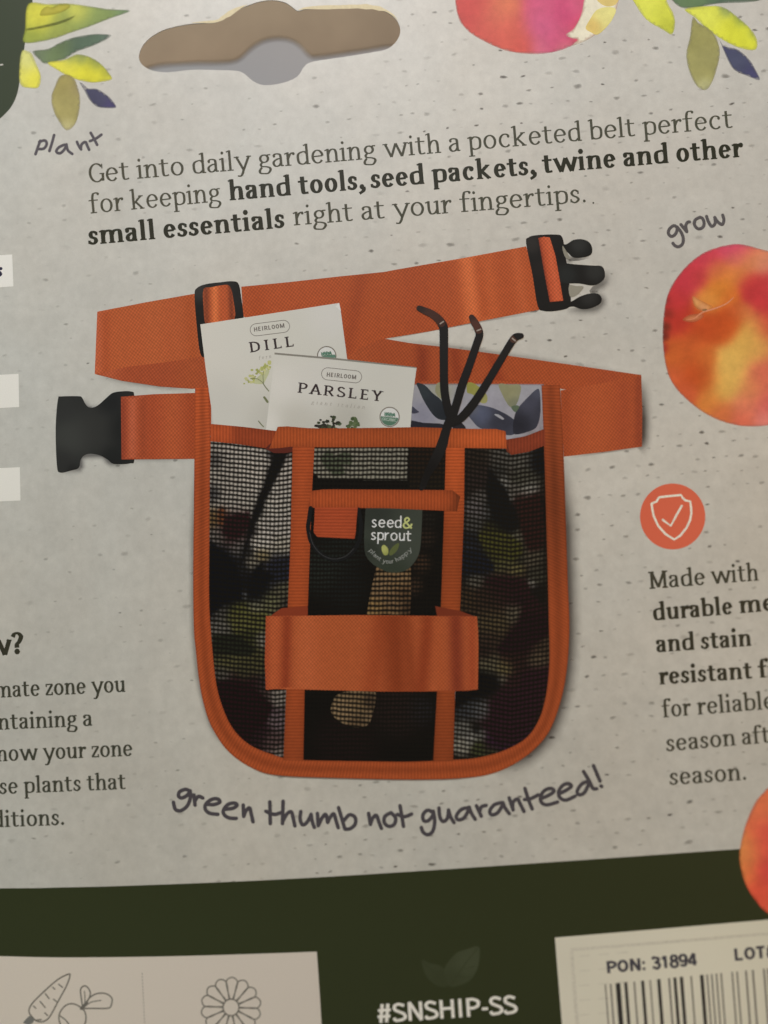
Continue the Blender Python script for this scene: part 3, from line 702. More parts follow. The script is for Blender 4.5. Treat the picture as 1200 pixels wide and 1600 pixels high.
hand('handwritten_note', [((260, 1210), .2, [[(185, 132), (150, 117), (105, 135), (95, 168), (120, 184), (160, 165), (185, 132)], [(186, 128), (186, 190), (160, 250), (110, 284), (70, 272), (55, 218)], [(215, 160), (224, 240)], [(222, 208), (250, 172), (284, 184)],
    [(312, 232), (370, 236), (418, 216), (398, 191), (350, 197), (307, 235), (306, 275), (340, 304), (402, 312)], [(455, 272), (520, 264), (553, 240), (528, 224), (480, 236), (446, 280), (452, 315), (490, 340), (546, 344)], [(600, 240), (604, 328)], [(604, 328), (622, 284), (650, 262), (662, 305), (677, 370)],
    [(808, 215), (812, 384)], [(777, 288), (840, 312), (892, 300)], [(912, 210), (907, 384)], [(907, 372), (940, 312), (975, 292), (990, 340), (1004, 402)], [(1050, 290), (1045, 350), (1065, 394), (1100, 372), (1130, 316)], [(1130, 312), (1140, 370), (1156, 414)]]),
    ((480, 1230), .2, [[(80, 205), (86, 300)], [(88, 298), (115, 242), (145, 212), (160, 275)], [(160, 275), (180, 235), (208, 208), (225, 260), (242, 316)], [(245, 160), (272, 250), (294, 326)], [(286, 262), (330, 216), (374, 236), (375, 288), (336, 324), (296, 328)],
    [(480, 205), (494, 290)], [(494, 288), (512, 242), (540, 220), (560, 270), (580, 322)], [(652, 200), (606, 230), (604, 280), (640, 306), (680, 290), (690, 240), (655, 199)], [(725, 145), (740, 230), (752, 306)], [(705, 213), (760, 230), (816, 210)],
    [(980, 195), (940, 180), (905, 215), (910, 260), (945, 262), (980, 222), (984, 190)], [(985, 188), (996, 270), (980, 345), (940, 371), (905, 350), (892, 315)], [(1030, 163), (1036, 230), (1062, 268), (1095, 242), (1104, 182)], [(1104, 178), (1120, 230), (1147, 276)]]),
    ((700, 1180), .21667, [[(146, 378), (95, 392), (60, 438), (75, 466), (118, 450), (150, 392)], [(152, 374), (170, 420), (196, 462)], [(205, 365), (240, 440)], [(228, 405), (242, 372), (275, 362)], [(388, 342), (335, 357), (302, 400), (315, 430), (358, 415), (393, 362)], [(396, 342), (412, 380), (442, 422)],
    [(441, 308), (470, 395)], [(468, 392), (468, 342), (500, 316), (520, 350), (548, 406)], [(555, 240), (580, 320), (607, 388)], [(552, 320), (600, 312), (650, 286)], [(672, 312), (720, 292), (763, 262), (745, 240), (700, 252), (670, 292), (672, 337), (712, 358), (790, 338)],
    [(802, 278), (850, 254), (889, 225), (870, 206), (830, 216), (799, 260), (806, 304), (850, 324), (916, 296)], [(1004, 190), (962, 210), (932, 258), (945, 286), (983, 270), (1012, 215)], [(978, 118), (1018, 185), (1045, 238), (1072, 242)], [(1049, 75), (1096, 186)], [(1103, 222), (1108, 226)]])], 5.9, (66, 60, 60), 'handwritten line green thumb not guaranteed')

# ------------------------------------------------------------------ the tool belt in the picture
OR, ORD, ORL = (189, 92, 42), (160, 72, 34), (204, 106, 50)
# the studio picture's own dark halo is the belt's cast shade, put into the ink of this print, wherever the card is lit from
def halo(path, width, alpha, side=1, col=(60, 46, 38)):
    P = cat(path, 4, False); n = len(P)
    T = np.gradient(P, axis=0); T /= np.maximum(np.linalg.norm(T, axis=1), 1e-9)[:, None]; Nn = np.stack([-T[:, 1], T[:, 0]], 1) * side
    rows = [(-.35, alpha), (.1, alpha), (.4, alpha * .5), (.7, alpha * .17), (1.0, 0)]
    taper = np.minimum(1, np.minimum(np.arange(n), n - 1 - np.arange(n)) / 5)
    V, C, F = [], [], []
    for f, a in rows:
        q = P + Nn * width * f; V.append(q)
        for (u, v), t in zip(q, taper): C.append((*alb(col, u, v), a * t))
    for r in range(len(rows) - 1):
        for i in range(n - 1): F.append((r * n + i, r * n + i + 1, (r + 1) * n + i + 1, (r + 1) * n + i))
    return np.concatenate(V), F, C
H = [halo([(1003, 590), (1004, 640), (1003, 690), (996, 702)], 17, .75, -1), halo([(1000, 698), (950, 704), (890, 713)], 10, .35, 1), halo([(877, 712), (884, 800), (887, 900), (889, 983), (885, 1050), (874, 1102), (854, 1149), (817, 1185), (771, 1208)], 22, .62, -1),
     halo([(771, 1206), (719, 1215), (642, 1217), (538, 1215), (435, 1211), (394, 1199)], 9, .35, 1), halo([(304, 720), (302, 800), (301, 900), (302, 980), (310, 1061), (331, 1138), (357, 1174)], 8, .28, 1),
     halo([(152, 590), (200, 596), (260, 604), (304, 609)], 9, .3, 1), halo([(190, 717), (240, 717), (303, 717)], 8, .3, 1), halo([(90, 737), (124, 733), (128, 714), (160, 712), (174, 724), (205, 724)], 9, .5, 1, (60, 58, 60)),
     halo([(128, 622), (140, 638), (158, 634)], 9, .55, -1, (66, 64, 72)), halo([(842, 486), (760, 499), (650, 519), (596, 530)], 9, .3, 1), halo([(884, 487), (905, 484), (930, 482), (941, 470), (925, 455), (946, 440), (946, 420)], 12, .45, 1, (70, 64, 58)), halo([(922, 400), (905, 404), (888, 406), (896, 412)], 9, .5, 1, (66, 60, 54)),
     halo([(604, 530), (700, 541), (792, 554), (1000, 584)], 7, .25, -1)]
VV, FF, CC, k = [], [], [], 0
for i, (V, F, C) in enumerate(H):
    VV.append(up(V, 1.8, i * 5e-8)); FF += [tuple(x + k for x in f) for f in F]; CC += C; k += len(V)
UU = np.zeros((k, 2)); link('printed_halo', np.concatenate(VV), FF, INK['soft'], ROOT, CC, UU, 'dark ink halo cast by the pictured belt')

def fold(base, lines):
    """light and shade of pictured webbing folds, put into the print colour; lines = (x, width, colour) upright bands that lean with slope s"""
    b = np.asarray(base, float)
    def f(u, v):
        c = b.copy()
        for x, y, s, w, t in lines:
            g = math.exp(-((u - x - s * (v - y)) / w) ** 2); c = c * (1 - g) + np.asarray(t, float) * g
        return tuple(c)
    return f
wv = lambda a: (lambda u, v: (u * math.cos(a) + v * math.sin(a), -u * math.sin(a) + v * math.cos(a)))
strap = fill('belt_strap', [(560, 470), (594, 528), (640, 536), (700, 543), (792, 555.5), (900, 571), (1002, 586), (1000, 606), (930, 612), (878, 608), (862, 602), (640, 602), (520, 600), (520, 520)], fold((158, 72, 36), [(660, 560, 0, 10, (131, 53, 27)), (712, 560, .1, 9, (135, 55, 27)), (770, 560, .3, 9, (142, 58, 29)), (560, 560, 0, 25, (162, 76, 38)), (960, 580, 0, 40, (153, 69, 38))]), 5, kind='weave', grid=8, uv=wv(.12), label='orange webbing strap running to the right loop')
fill('strap_fold', [(876, 610), (940, 599), (1002, 587), (1003.5, 640), (1003, 698), (945, 706), (881, 713.5), (878, 660)], fold((160, 74, 39), [(998, 640, 0, 7, (133, 58, 34)), (975, 640, 0, 14, (153, 69, 38)), (884, 650, 0, 8, (148, 66, 33)), (930, 650, 0, 20, (165, 78, 41))]), 6, strap, 'weave', 7, uv=wv(-.13))
fill('belt_strap', [(377, 448), (450, 441), (530, 432), (600, 425), (621, 421), (725, 403), (822, 385), (836, 430), (843, 484), (750, 502), (670, 518), (594, 530.5), (560, 545), (540, 560), (520, 540), (420, 520), (380, 494)],
     fold((169, 78, 39), [(400, 470, .05, 16, (162, 73, 35)), (580, 460, .05, 40, (167, 77, 37)), (545, 530, -.2, 12, (155, 69, 34)), (733, 445, .1, 15, (203, 104, 56)), (766, 445, .12, 11, (182, 87, 44)), (752, 445, .1, 5, (173, 80, 39)), (700, 450, .1, 16, (167, 77, 39)), (812, 440, .15, 10, (180, 87, 46)), (650, 450, .06, 30, (164, 74, 37))]), 6, kind='weave', grid=7, uv=wv(-.14), label='orange webbing strap running to the black buckle')
lo = fill('belt_strap', [(148, 584), (152, 487), (230, 472), (304, 459), (312, 505), (320, 560), (332, 606), (300, 607), (250, 603), (190, 594)],
     fold((167, 83, 44), [(152, 530, 0, 8, (173, 88, 54)), (166, 530, 0, 6, (158, 75, 40)), (190, 530, 0, 16, (166, 83, 44)), (300, 520, .1, 10, (160, 77, 38)), (240, 530, 0, 16, (169, 86, 46))]), 5, kind='weave', grid=7, uv=wv(-.16), label='orange webbing folded back at the left')
fill('strap_fold', [(148.5, 584.5), (200, 573), (260, 566), (320, 556), (332, 606), (300, 607.5), (250, 604), (190, 595)], fold((151, 70, 39), [(170, 590, 0, 16, (164, 81, 48)), (300, 580, 0, 25, (155, 74, 39))]), 6, lo, 'weave', 7, uv=wv(.1))

# sliding adjuster on the strap
BK = (30, 29, 27)
so = cat([(304, 462), (308, 450), (322, 444), (345, 441), (364, 439.5), (373, 444), (377, 465), (381, 500), (378, 525), (345, 548), (322, 558), (313, 552), (308, 515)], 4)
sl = fill('strap_slider', so, blobs((25, 24, 22), [(310, 455, 10, (52, 50, 47)), (345, 443, 14, (42, 40, 38)), (368, 470, 10, (34, 32, 30))]), 8, grid=7, label='black rectangular slider on the strap')
fill('webbing_bar', cat([(318, 452), (330, 449), (345, 446), (359, 447), (365, 470), (366, 500), (340, 505), (322, 508), (318, 480)], 3), fold((172, 82, 42), [(322, 470, .02, 5, (120, 58, 34)), (361, 470, .05, 4, (110, 50, 28)), (336, 470, .02, 5, (206, 110, 60)), (350, 470, .04, 5, (172, 80, 42))]), 9, sl, 'weave', 5)

# plug half of the buckle
bx = blobs((25, 23, 21), [(830, 380, 10, (46, 42, 38)), (846, 420, 8, (32, 27, 24)), (872, 400, 10, (21, 20, 19))])
pg = fill('buckle_plug', cat([(822, 380), (826, 371), (838, 367.5), (868, 366.5), (878, 370), (882, 388), (888, 430), (892, 468), (888, 481), (868, 486), (850, 486), (840, 478), (832, 430)], 4), bx, 8, grid=7, label='black plug half of the buckle with three prongs')
many('buckle_prong', [(cat([(872, 380), (884, 382), (896, 375), (910, 374), (921, 379), (925.5, 390), (922, 399), (908, 402.5), (895, 402), (886, 394), (876, 394)], 4), blobs((23, 23, 21), [(905, 382, 9, (46, 46, 43))])),
    (cat([(872, 412), (896, 413), (925, 415), (940, 416), (945, 426), (943, 437), (928, 446), (905, 443), (874, 440)], 4), blobs((24, 23, 21), [(930, 424, 10, (44, 44, 41)), (885, 430, 10, (36, 38, 36))])),
    (cat([(884, 470), (893, 471), (905, 464), (920, 459), (934, 459), (940, 466), (937, 475), (922, 482), (908, 483), (896, 479), (884, 480)], 4), blobs((23, 22, 20), [(920, 464, 9, (44, 43, 40))]))], 9, pg, grid=6)
many('buckle_slot', [(cat([(879, 384), (887, 396), (891, 405), (884, 403), (880, 394)], 3), (132, 126, 110)), (cat([(889, 446), (900, 447), (912, 448), (905, 458), (896, 464), (890, 462)], 3), (140, 133, 116))], 9.5, pg)
fill('webbing_bar', [(841, 372), (850, 370), (859, 371), (868, 400), (875, 440), (880, 470), (868, 471), (859, 472), (851, 430)], fold((180, 80, 46), [(846, 400, .17, 3, (130, 54, 32)), (866, 430, .17, 4, (192, 90, 54))]), 10, pg, 'weave', 5)

# socket half of the buckle with its webbing
sk = np.concatenate([cat([(87, 680), (88, 648), (91, 622), (95, 619.5), (121, 619), (128, 621), (134, 632), (141, 637), (152, 634), (166, 622), (176, 614), (190, 611.5), (206, 612), (210, 620), (212, 670), (210, 718), (204, 724), (178, 725), (168, 718), (156, 711.5), (141, 709), (131, 712), (126, 719), (123, 731), (112, 735), (94, 738.5), (89, 728)], 4)])
fill('buckle_socket', sk, blobs((34, 34, 32), [(112, 680, 24, (56, 57, 53)), (100, 640, 20, (42, 42, 40)), (95, 725, 18, (40, 39, 37)), (150, 670, 26, (46, 46, 43)), (190, 670, 18, (24, 24, 23)), (170, 630, 14, (26, 26, 26)), (112, 734, 6, (24, 23, 22)), (178, 715, 14, (26, 26, 25))]), 6, grid=6, label='black socket half of the buckle')
fill('belt_strap', [(189, 620), (240, 616), (305, 614), (330, 613), (330, 717), (304, 717), (240, 717.5), (190, 718)], fold((157, 72, 40), [(193, 670, 0, 6, (132, 58, 36)), (207, 670, 0, 7, (169, 86, 56)), (224, 670, 0, 6, (141, 64, 36)), (238, 670, 0, 8, (153, 69, 38)), (300, 670, 0, 14, (150, 67, 34)), (270, 670, 0, 16, (164, 79, 43))]), 8, kind='weave', grid=7, uv=wv(.02), label='short orange webbing beside the buckle socket')

# flowered lining that shows above the pocket on the right
lin_ = fill('fabric_lining', [(640, 600), (700, 599), (850, 600), (856, 670), (800, 690), (640, 680)], blobs((148, 145, 146), [(660, 650, 16, (128, 126, 136)), (830, 660, 14, (132, 122, 122)), (690, 610, 14, (150, 148, 130)), (760, 640, 20, (146, 142, 146))]), 7, kind='wash', grid=7, label='pale flowered lining above the right pocket')
q = (640, 470); z = .18333
many('printed_leaf', [(cat(fl([(60, 700), (130, 720), (200, 790), (270, 850), (300, 950), (320, 1010), (250, 1010), (190, 960), (120, 850), (80, 760)], q, z), 4), blobs((40, 44, 48), [(660, 612, 8, (46, 52, 54)), (690, 650, 10, (32, 36, 40))])),
    (cat(fl([(500, 960), (560, 890), (680, 905), (770, 940), (860, 990), (920, 1050), (900, 1130), (830, 1145), (700, 1105), (600, 1085), (540, 1030)], q, z), 4), blobs((64, 66, 76), [(752, 648, 10, (82, 86, 102)), (785, 662, 14, (48, 48, 56)), (740, 640, 7, (92, 94, 100))])),
    (cat(fl([(890, 1000), (920, 920), (1000, 830), (1090, 750), (1112, 800), (1115, 950), (1090, 1060), (1040, 1105), (900, 1140), (880, 1080)], q, z), 4), blobs((52, 52, 60), [(825, 630, 10, (66, 66, 76)), (838, 612, 8, (72, 74, 84)), (810, 665, 12, (34, 34, 40))])),
    (cat(fl([(0, 1020), (120, 1040), (280, 1050), (300, 1090), (0, 1080)], q, z), 3), (34, 34, 40)), (cat(fl([(20, 900), (60, 930), (80, 950), (20, 960)], q, z), 3), (60, 60, 72)), (cat(fl([(370, 1010), (430, 1030), (480, 1090), (370, 1090)], q, z), 3), (34, 33, 36)),
    (cat(fl([(760, 710), (850, 715), (945, 720), (935, 820), (900, 895), (850, 900), (790, 800)], q, z), 4), blobs((130, 128, 98), [(795, 612, 10, (138, 134, 98)), (805, 630, 8, (116, 116, 92))])),
    (cat(fl([(495, 700), (560, 710), (650, 790), (660, 860), (610, 870), (540, 800), (490, 780)], q, z), 4), blobs((142, 138, 82), [(738, 604, 10, (136, 132, 62)), (755, 625, 8, (142, 138, 84))])),
    (cat(fl([(230, 710), (270, 705), (270, 830), (220, 780)], q, z), 3), (136, 132, 100)), (cat(fl([(865, 905), (910, 890), (935, 905), (900, 950)], q, z), 3), (84, 96, 74)),
    (cat(fl([(720, 968), (760, 970), (805, 1005), (790, 1012), (750, 990)], q, z), 3), (150, 148, 148))], 8, lin_, 'wash', 4)

# seed packets
PK = (197, 194, 180)
dill = fill('seed_packet', [(313, 507), (420, 490.5), (530, 473.5), (533, 490), (543, 565), (550, 600), (545, 690), (334, 690), (333.5, 660), (322, 580)], blobs(PK, [(340, 640, 40, (186, 184, 172)), (520, 490, 30, (204, 200, 190)), (420, 660, 30, (176, 173, 160)), (360, 530, 40, (198, 195, 182))], .3), 10, grid=10, label='cream seed packet printed DILL')
pars = fill('seed_packet', [(429, 551.5), (540, 563), (651, 574.5), (648.5, 592), (644, 630), (640, 690), (414, 690), (416, 668), (423, 610)], blobs(PK, [(440, 600, 22, (206, 202, 190)), (470, 660, 26, (178, 174, 160)), (540, 655, 30, (168, 164, 150)), (620, 600, 40, (196, 192, 178)), (420, 660, 14, (206, 202, 190)), (500, 600, 40, (200, 196, 184))], .3), 14, grid=9, label='cream seed packet printed PARSLEY')
many('packet_edge', [([(429, 551), (520, 559), (600, 568), (651, 574), (651, 575.4), (600, 570.2), (520, 562), (429, 554)], (128, 124, 112)), ([(524, 479), (530, 473.3), (533, 487), (530, 484)], (214, 210, 200))], 14.5, pars)
def pill(cx, cy, hw, hh, ang):
    P = []
    for s, a0 in ((1, -90), (-1, 90)):
        for t in range(11):
            a = R(a0 + 18 * t); P.append((s * (hw - hh) + hh * math.cos(a), hh * math.sin(a)))
    P.append(P[0]); c, sn = math.cos(ang), math.sin(ang)
    return [(cx + x * c - y * sn, cy + x * sn + y * c) for x, y in P]
DK = (74, 68, 62); PU = (54, 44, 44)
def emblem(cx, cy, r, ang, lay, parent, clip=None):
    cut = (lambda P: [p for p in P if clip is None or p[1] < clip(p[0])])
    disc = np.array([(cx + r * math.cos(a), cy + r * math.sin(a)) for a in np.linspace(0, 2 * math.pi, 41)[:-1]])
    if clip: disc = np.array(cut(disc))
    e = fill('organic_emblem', disc, (112, 104, 92), lay, parent)
    d2 = np.array([(cx + (r - 1.6) * math.cos(a), cy + (r - 1.6) * math.sin(a)) for a in np.linspace(0, 2 * math.pi, 41)[:-1]])
    if clip: d2 = np.array(cut(d2))
    # emblem itself: pale upper half, green lower half, lettering; kept as one print on the disc
    polys = [(d2, (206, 204, 194))]
    c, s = math.cos(ang), math.sin(ang); rot_ = lambda x, y: (cx + x * c - y * s, cy + x * s + y * c)
    polys.append(([rot_(-r * .5, -r * .36), rot_(r * .5, -r * .36), rot_(r * .55, -.2 * r + 1.2), rot_(-r * .55, -.2 * r + 1.2)], (112, 140, 122)))
    if not clip:
        low = [rot_((r - 2) * math.cos(t), (r - 2) * math.sin(t)) for t in np.linspace(.02, math.pi - .02, 20)]
        polys.append((low, (82, 112, 90)))
    else:
        low = [p for p in [rot_(-r * .8, .05 * r), rot_(-r * .3, -.02 * r), rot_(r * .3, -.08 * r), rot_(r * .86, -.02 * r)]]
        low += [rot_(r * .92, .3 * r), rot_(-r * .86, .22 * r)]
        polys.append((low, (92, 124, 104)))
    many('emblem_print', polys, lay + .5, parent)
    L = lay_text([('USDA', .26)], rot_(-r * .55, -r * .02), rot_(r * .55, -r * .02), r * .30, False)
    if not clip: L2 = lay_text([('ORGANIC', .2)], rot_(-r * .72, r * .42), rot_(r * .72, r * .42), r * .22, False)
    ink_strokes('emblem_lettering', L, (60, 100, 76), lay + 1, parent, cap=0)
    if not clip: ink_strokes('emblem_lettering', L2, (176, 186, 170), lay + 1, parent, cap=0)
ink_strokes('lettering', [(pill(421.8, 512.7, 31, 9.5, -.125), .9)] + lay_text([('HEIRLOOM', .3)], (397, 518.4), (445.5, 511.8), 4.8, False, .12), (104, 98, 90), 11, dill, cap=0)
ink_strokes('title_lettering', lay_text([('DILL', .27)], (391, 551), (460, 541), 11.6, True, .42), PU, 11, dill, cap=0)
ink_strokes('lettering', lay_text([('fern', .14)], (404, 562), (424, 559), 3.6, True, .6, slant=.2), (142, 136, 126), 11.4, dill, cap=0)
emblem(510.5, 556, 15.2, -.12, 11, dill, clip=lambda x: 551.5 + (x - 429) * .1036 + .6)
rr = random.Random(3); umb = []
for i in range(46):
    t = rr.random(); x = 384 + 38 * t + rr.gauss(0, 2.5); y = 597 - 27 * t + rr.gauss(0, 4.2) - 3 * math.sin(math.pi * t)
    if x > 424: x = 424 - rr.random() * 4
    g = rr.uniform(1.6, 3.4); cc = rr.choice([(176, 176, 112), (160, 164, 92), (186, 184, 130), (150, 154, 88)])
    umb.append(([(x + g * math.cos(a + i), y + g * .8 * math.sin(a + i)) for a in np.linspace(0, 2 * math.pi, 7)[:-1]], cc))
umb.append((cat([(394, 598), (402, 590), (416, 578), (421, 580), (416, 592), (410, 600)], 4), (178, 180, 138)))
many('dill_flower', umb[::-1], 11.5, dill, 'wash')
ink_strokes('dill_flower', [(SM((411, 599), (415, 605), (420, 611)), 1.6), (SM((412, 599), (402, 592), (392, 592)), 1.0), (SM((412, 599), (411, 588), (412, 580)), 1.0), (SM((413, 621), (416, 625), (418, 628)), 3.5), (SM((404, 658), (408, 663), (412, 667)), 1.6)], (108, 112, 80), 12.2, dill)
ink_strokes('lettering', [(pill(533.8, 586.5, 31.5, 9.5, .105), .9)] + lay_text([('HEIRLOOM', .3)], (510, 588.4), (557, 593), 4.8, False, .12), (104, 98, 90), 15, pars, cap=0)
ink_strokes('title_lettering', lay_text([('PARSLEY', .27)], (465, 613.5), (596, 627.3), 11.4, True, .34), PU, 15, pars, cap=0)
ink_strokes('lettering', lay_text([('giant italian', .14)], (486, 631), (570, 639), 3.8, True, .7, slant=.22), (146, 140, 128), 15.4, pars, cap=0)
emblem(608.8, 651.5, 15.8, .10, 15, pars)
pl = []
for i in range(64):
    cx_ = rr.choice([502, 522, 526, 549, 553, 510]); hgt = {502: 656, 522: 650, 526: 655, 549: 650, 553: 656, 510: 664}[cx_]
    x = rr.gauss(cx_, 5.5); y = rr.uniform(hgt, 670); g = rr.uniform(1.6, 3.6); a0 = rr.random() * 6
    pl.append(([(x + g * math.cos(a + a0) * 1.3, y + g * math.sin(a + a0)) for a in np.linspace(0, 2 * math.pi, 6)[:-1]], rr.choice([(44, 44, 34), (58, 64, 44), (40, 38, 32), (70, 82, 56)] if cx_ < 545 else [(78, 92, 58), (62, 74, 46), (92, 104, 70)])))
many('parsley_leaf', pl, 15.8, pars)

# ---------------- pouch: netting, lining seen through it, tapes
outer = cat([(305, 606), (304, 700), (303, 800), (302, 900), (303, 980), (306, 1015), (311, 1061), (319, 1102), (332, 1138), (357, 1174), (394, 1200), (435, 1211.5), (538, 1216), (642, 1218), (719, 1216), (771, 1208), (817, 1185), (854, 1149), (874, 1102), (885, 1050), (889.5, 983), (887, 906), (883.5, 800), (880, 700), (875, 602)], 6, False)
inner = cat([(326, 606), (329, 689), (328, 750), (327.5, 830), (327, 932), (330, 990), (337, 1061), (347, 1102), (364, 1138), (391, 1164), (430, 1180), (465, 1187), (580, 1189.5), (642, 1190), (709, 1187), (745, 1184), (786, 1173), (822, 1153), (843, 1122), (854, 1081), (858.5, 1030), (857.5, 973), (856, 906), (853.5, 818), (850, 699), (846, 602)], 6, False)
def deep(f, gain=1.0):                       # what shows through black netting is dulled by the yarns
    def g(u, v):
        c = np.mean([f(u + a, v + b)[:3] for a, b in ((0, 0), (1.6, 1.2), (-1.5, 1.4), (.3, -1.8))], 0); m = c.max(); k = (m / 190) ** .13 * gain
        return tuple((c * .9 + c.mean() * .1) * k)
    return g
def netuv(sl, kx=6.5, ky=7.1): return lambda u, v: (u / kx + .02 * v / kx, (v - sl(u) * 1.0) / ky)
slL = lambda u: .10 * (u - 330) if u < 430 else 10 - .10 * (u - 430)
slR = lambda u: .16 * (u - 710) if u < 800 else 14 - .16 * (u - 800)
# left pocket net
netL = np.concatenate([[(326, 680), (420, 695), (462, 690), (456, 960), (447, 1080), (443, 1190)], inner[::-1][np.where((inner[::-1][:, 0] < 440))[0]]])
LB = blobs((70, 62, 54), [(375, 720, 34, (176, 166, 150)), (350, 745, 22, (160, 150, 134)), (400, 740, 26, (190, 178, 160)), (370, 780, 26, (168, 158, 142)), (392, 800, 16, (170, 160, 142)), (338, 720, 9, (70, 66, 62)), (334, 770, 9, (60, 58, 58)), (336, 810, 10, (120, 90, 50)), (349, 805, 8, (110, 60, 34)),
    (365, 820, 16, (64, 30, 30)), (380, 808, 10, (70, 36, 36)), (362, 838, 14, (60, 26, 26)), (345, 838, 12, (120, 112, 100)), (370, 852, 12, (120, 114, 104)), (430, 710, 9, (22, 20, 24)), (424, 740, 8, (22, 21, 26)), (414, 770, 7, (34, 32, 32)), (403, 800, 7, (32, 30, 28)), (394, 830, 7, (34, 30, 28)), (385, 860, 8, (40, 38, 36)), (378, 890, 8, (44, 42, 42)),
    (445, 740, 14, (180, 168, 152)), (430, 790, 16, (184, 174, 156)), (440, 770, 14, (176, 166, 150)), (415, 830, 13, (180, 170, 154)), (445, 820, 16, (176, 166, 150)), (408, 850, 12, (190, 180, 162)), (440, 855, 12, (170, 160, 138)), (410, 866, 8, (130, 112, 72)), (395, 880, 8, (130, 120, 100)),
    (345, 870, 14, (28, 29, 36)), (350, 900, 24, (20, 21, 27)), (340, 930, 20, (22, 22, 30)), (405, 900, 10, (30, 30, 36)), (440, 880, 12, (40, 40, 50)), (420, 890, 9, (70, 66, 66)), (400, 925, 14, (20, 21, 25)), (428, 905, 9, (58, 56, 60)), (440, 920, 9, (96, 90, 66)), (420, 940, 10, (110, 106, 70)), (400, 950, 9, (130, 124, 96)), (380, 930, 5, (110, 108, 104)),
    (345, 955, 9, (96, 90, 78)), (375, 960, 14, (92, 90, 40)), (400, 970, 14, (104, 100, 48)), (345, 985, 12, (104, 98, 86)), (385, 1000, 16, (64, 64, 32)), (410, 1000, 9, (130, 122, 106)), (350, 1010, 12, (46, 46, 30)), (360, 1030, 14, (92, 86, 48)), (395, 1030, 14, (84, 78, 44)), (350, 1055, 9, (90, 84, 72)), (380, 1050, 9, (76, 72, 44)),
    (370, 1080, 20, (52, 22, 26)), (390, 1110, 22, (50, 22, 30)), (360, 1120, 18, (36, 14, 16)), (410, 1090, 12, (70, 52, 46)), (432, 1090, 9, (140, 128, 112)), (432, 1125, 10, (112, 92, 90)), (425, 1160, 12, (96, 72, 66)), (400, 1150, 16, (50, 26, 30)), (434, 1176, 7, (130, 114, 100))], .02)
def shapes(base, lst):
    L = [(fl(p, o, z), c) for o, z, p, c in lst]
    L = [(p, c, min(x for x, _ in p), max(x for x, _ in p), min(y for _, y in p), max(y for _, y in p)) for p, c in L]
    def f(u, v):
        for p, c, xa, xb, ya, yb in L:
            if not (xa <= u <= xb and ya <= v <= yb): continue
            r = False; j = len(p) - 1
            for i in range(len(p)):
                xi, yi = p[i]; xj, yj = p[j]
                if (yi > v) != (yj > v) and u < (xj - xi) * (v - yi) / (yj - yi) + xi: r = not r
                j = i
            if r: return c
        return base(u, v)
    return f
a1, a2 = (300, 660), (300, 960); z1, z2 = .18745, .16667
LB = shapes(LB, [(a1, z1, [(620, 165), (840, 200), (800, 260), (730, 420), (640, 600), (575, 760), (515, 900), (480, 1000), (440, 1120), (400, 1215), (420, 1090), (450, 980), (480, 840), (520, 700), (580, 560), (650, 350), (690, 240), (610, 215)], (26, 24, 25)),
    (a1, z1, [(270, 780), (480, 745), (490, 860), (430, 900), (400, 970), (310, 975), (250, 920), (270, 850)], (56, 25, 27)), (a1, z1, [(230, 700), (270, 710), (270, 830), (240, 890), (215, 800)], (112, 62, 34)),
    (a1, z1, [(150, 975), (230, 1050), (300, 1100), (390, 1225), (395, 1300), (420, 1400), (430, 1500), (300, 1500), (150, 1620)], (19, 20, 27)), (a1, z1, [(600, 1150), (520, 1220), (490, 1290), (480, 1460), (560, 1440), (600, 1385), (650, 1330), (690, 1290), (640, 1250), (600, 1230)], (21, 22, 27)),
    (a1, z1, [(620, 1180), (700, 1150), (815, 1105), (815, 1325), (650, 1335), (640, 1250)], (42, 43, 54)),
    (a2, z2, [(380, -10), (560, -10), (700, -10), (700, 60), (480, 160), (430, 190), (380, 150)], (98, 94, 46)), (a2, z2, [(190, 190), (440, 195), (600, 330), (560, 390), (330, 385), (220, 330)], (42, 44, 28)),
    (a2, z2, [(190, 620), (520, 635), (640, 740), (760, 860), (700, 1000), (560, 1130), (500, 1240), (350, 1160), (250, 1020), (200, 780)], (46, 19, 23))])
net1 = fill('mesh_pocket', netL, deep(LB), 17, kind='net', grid=3, uv=netuv(slL), label='left mesh pocket with white and dark flowers behind')
netR = np.concatenate([[(722, 690), (795, 690), (852, 680)], inner[(inner[:, 0] > 706) & (inner[:, 1] > 690)][::-1][:], [(706, 1190), (712, 1070), (714, 950)]])
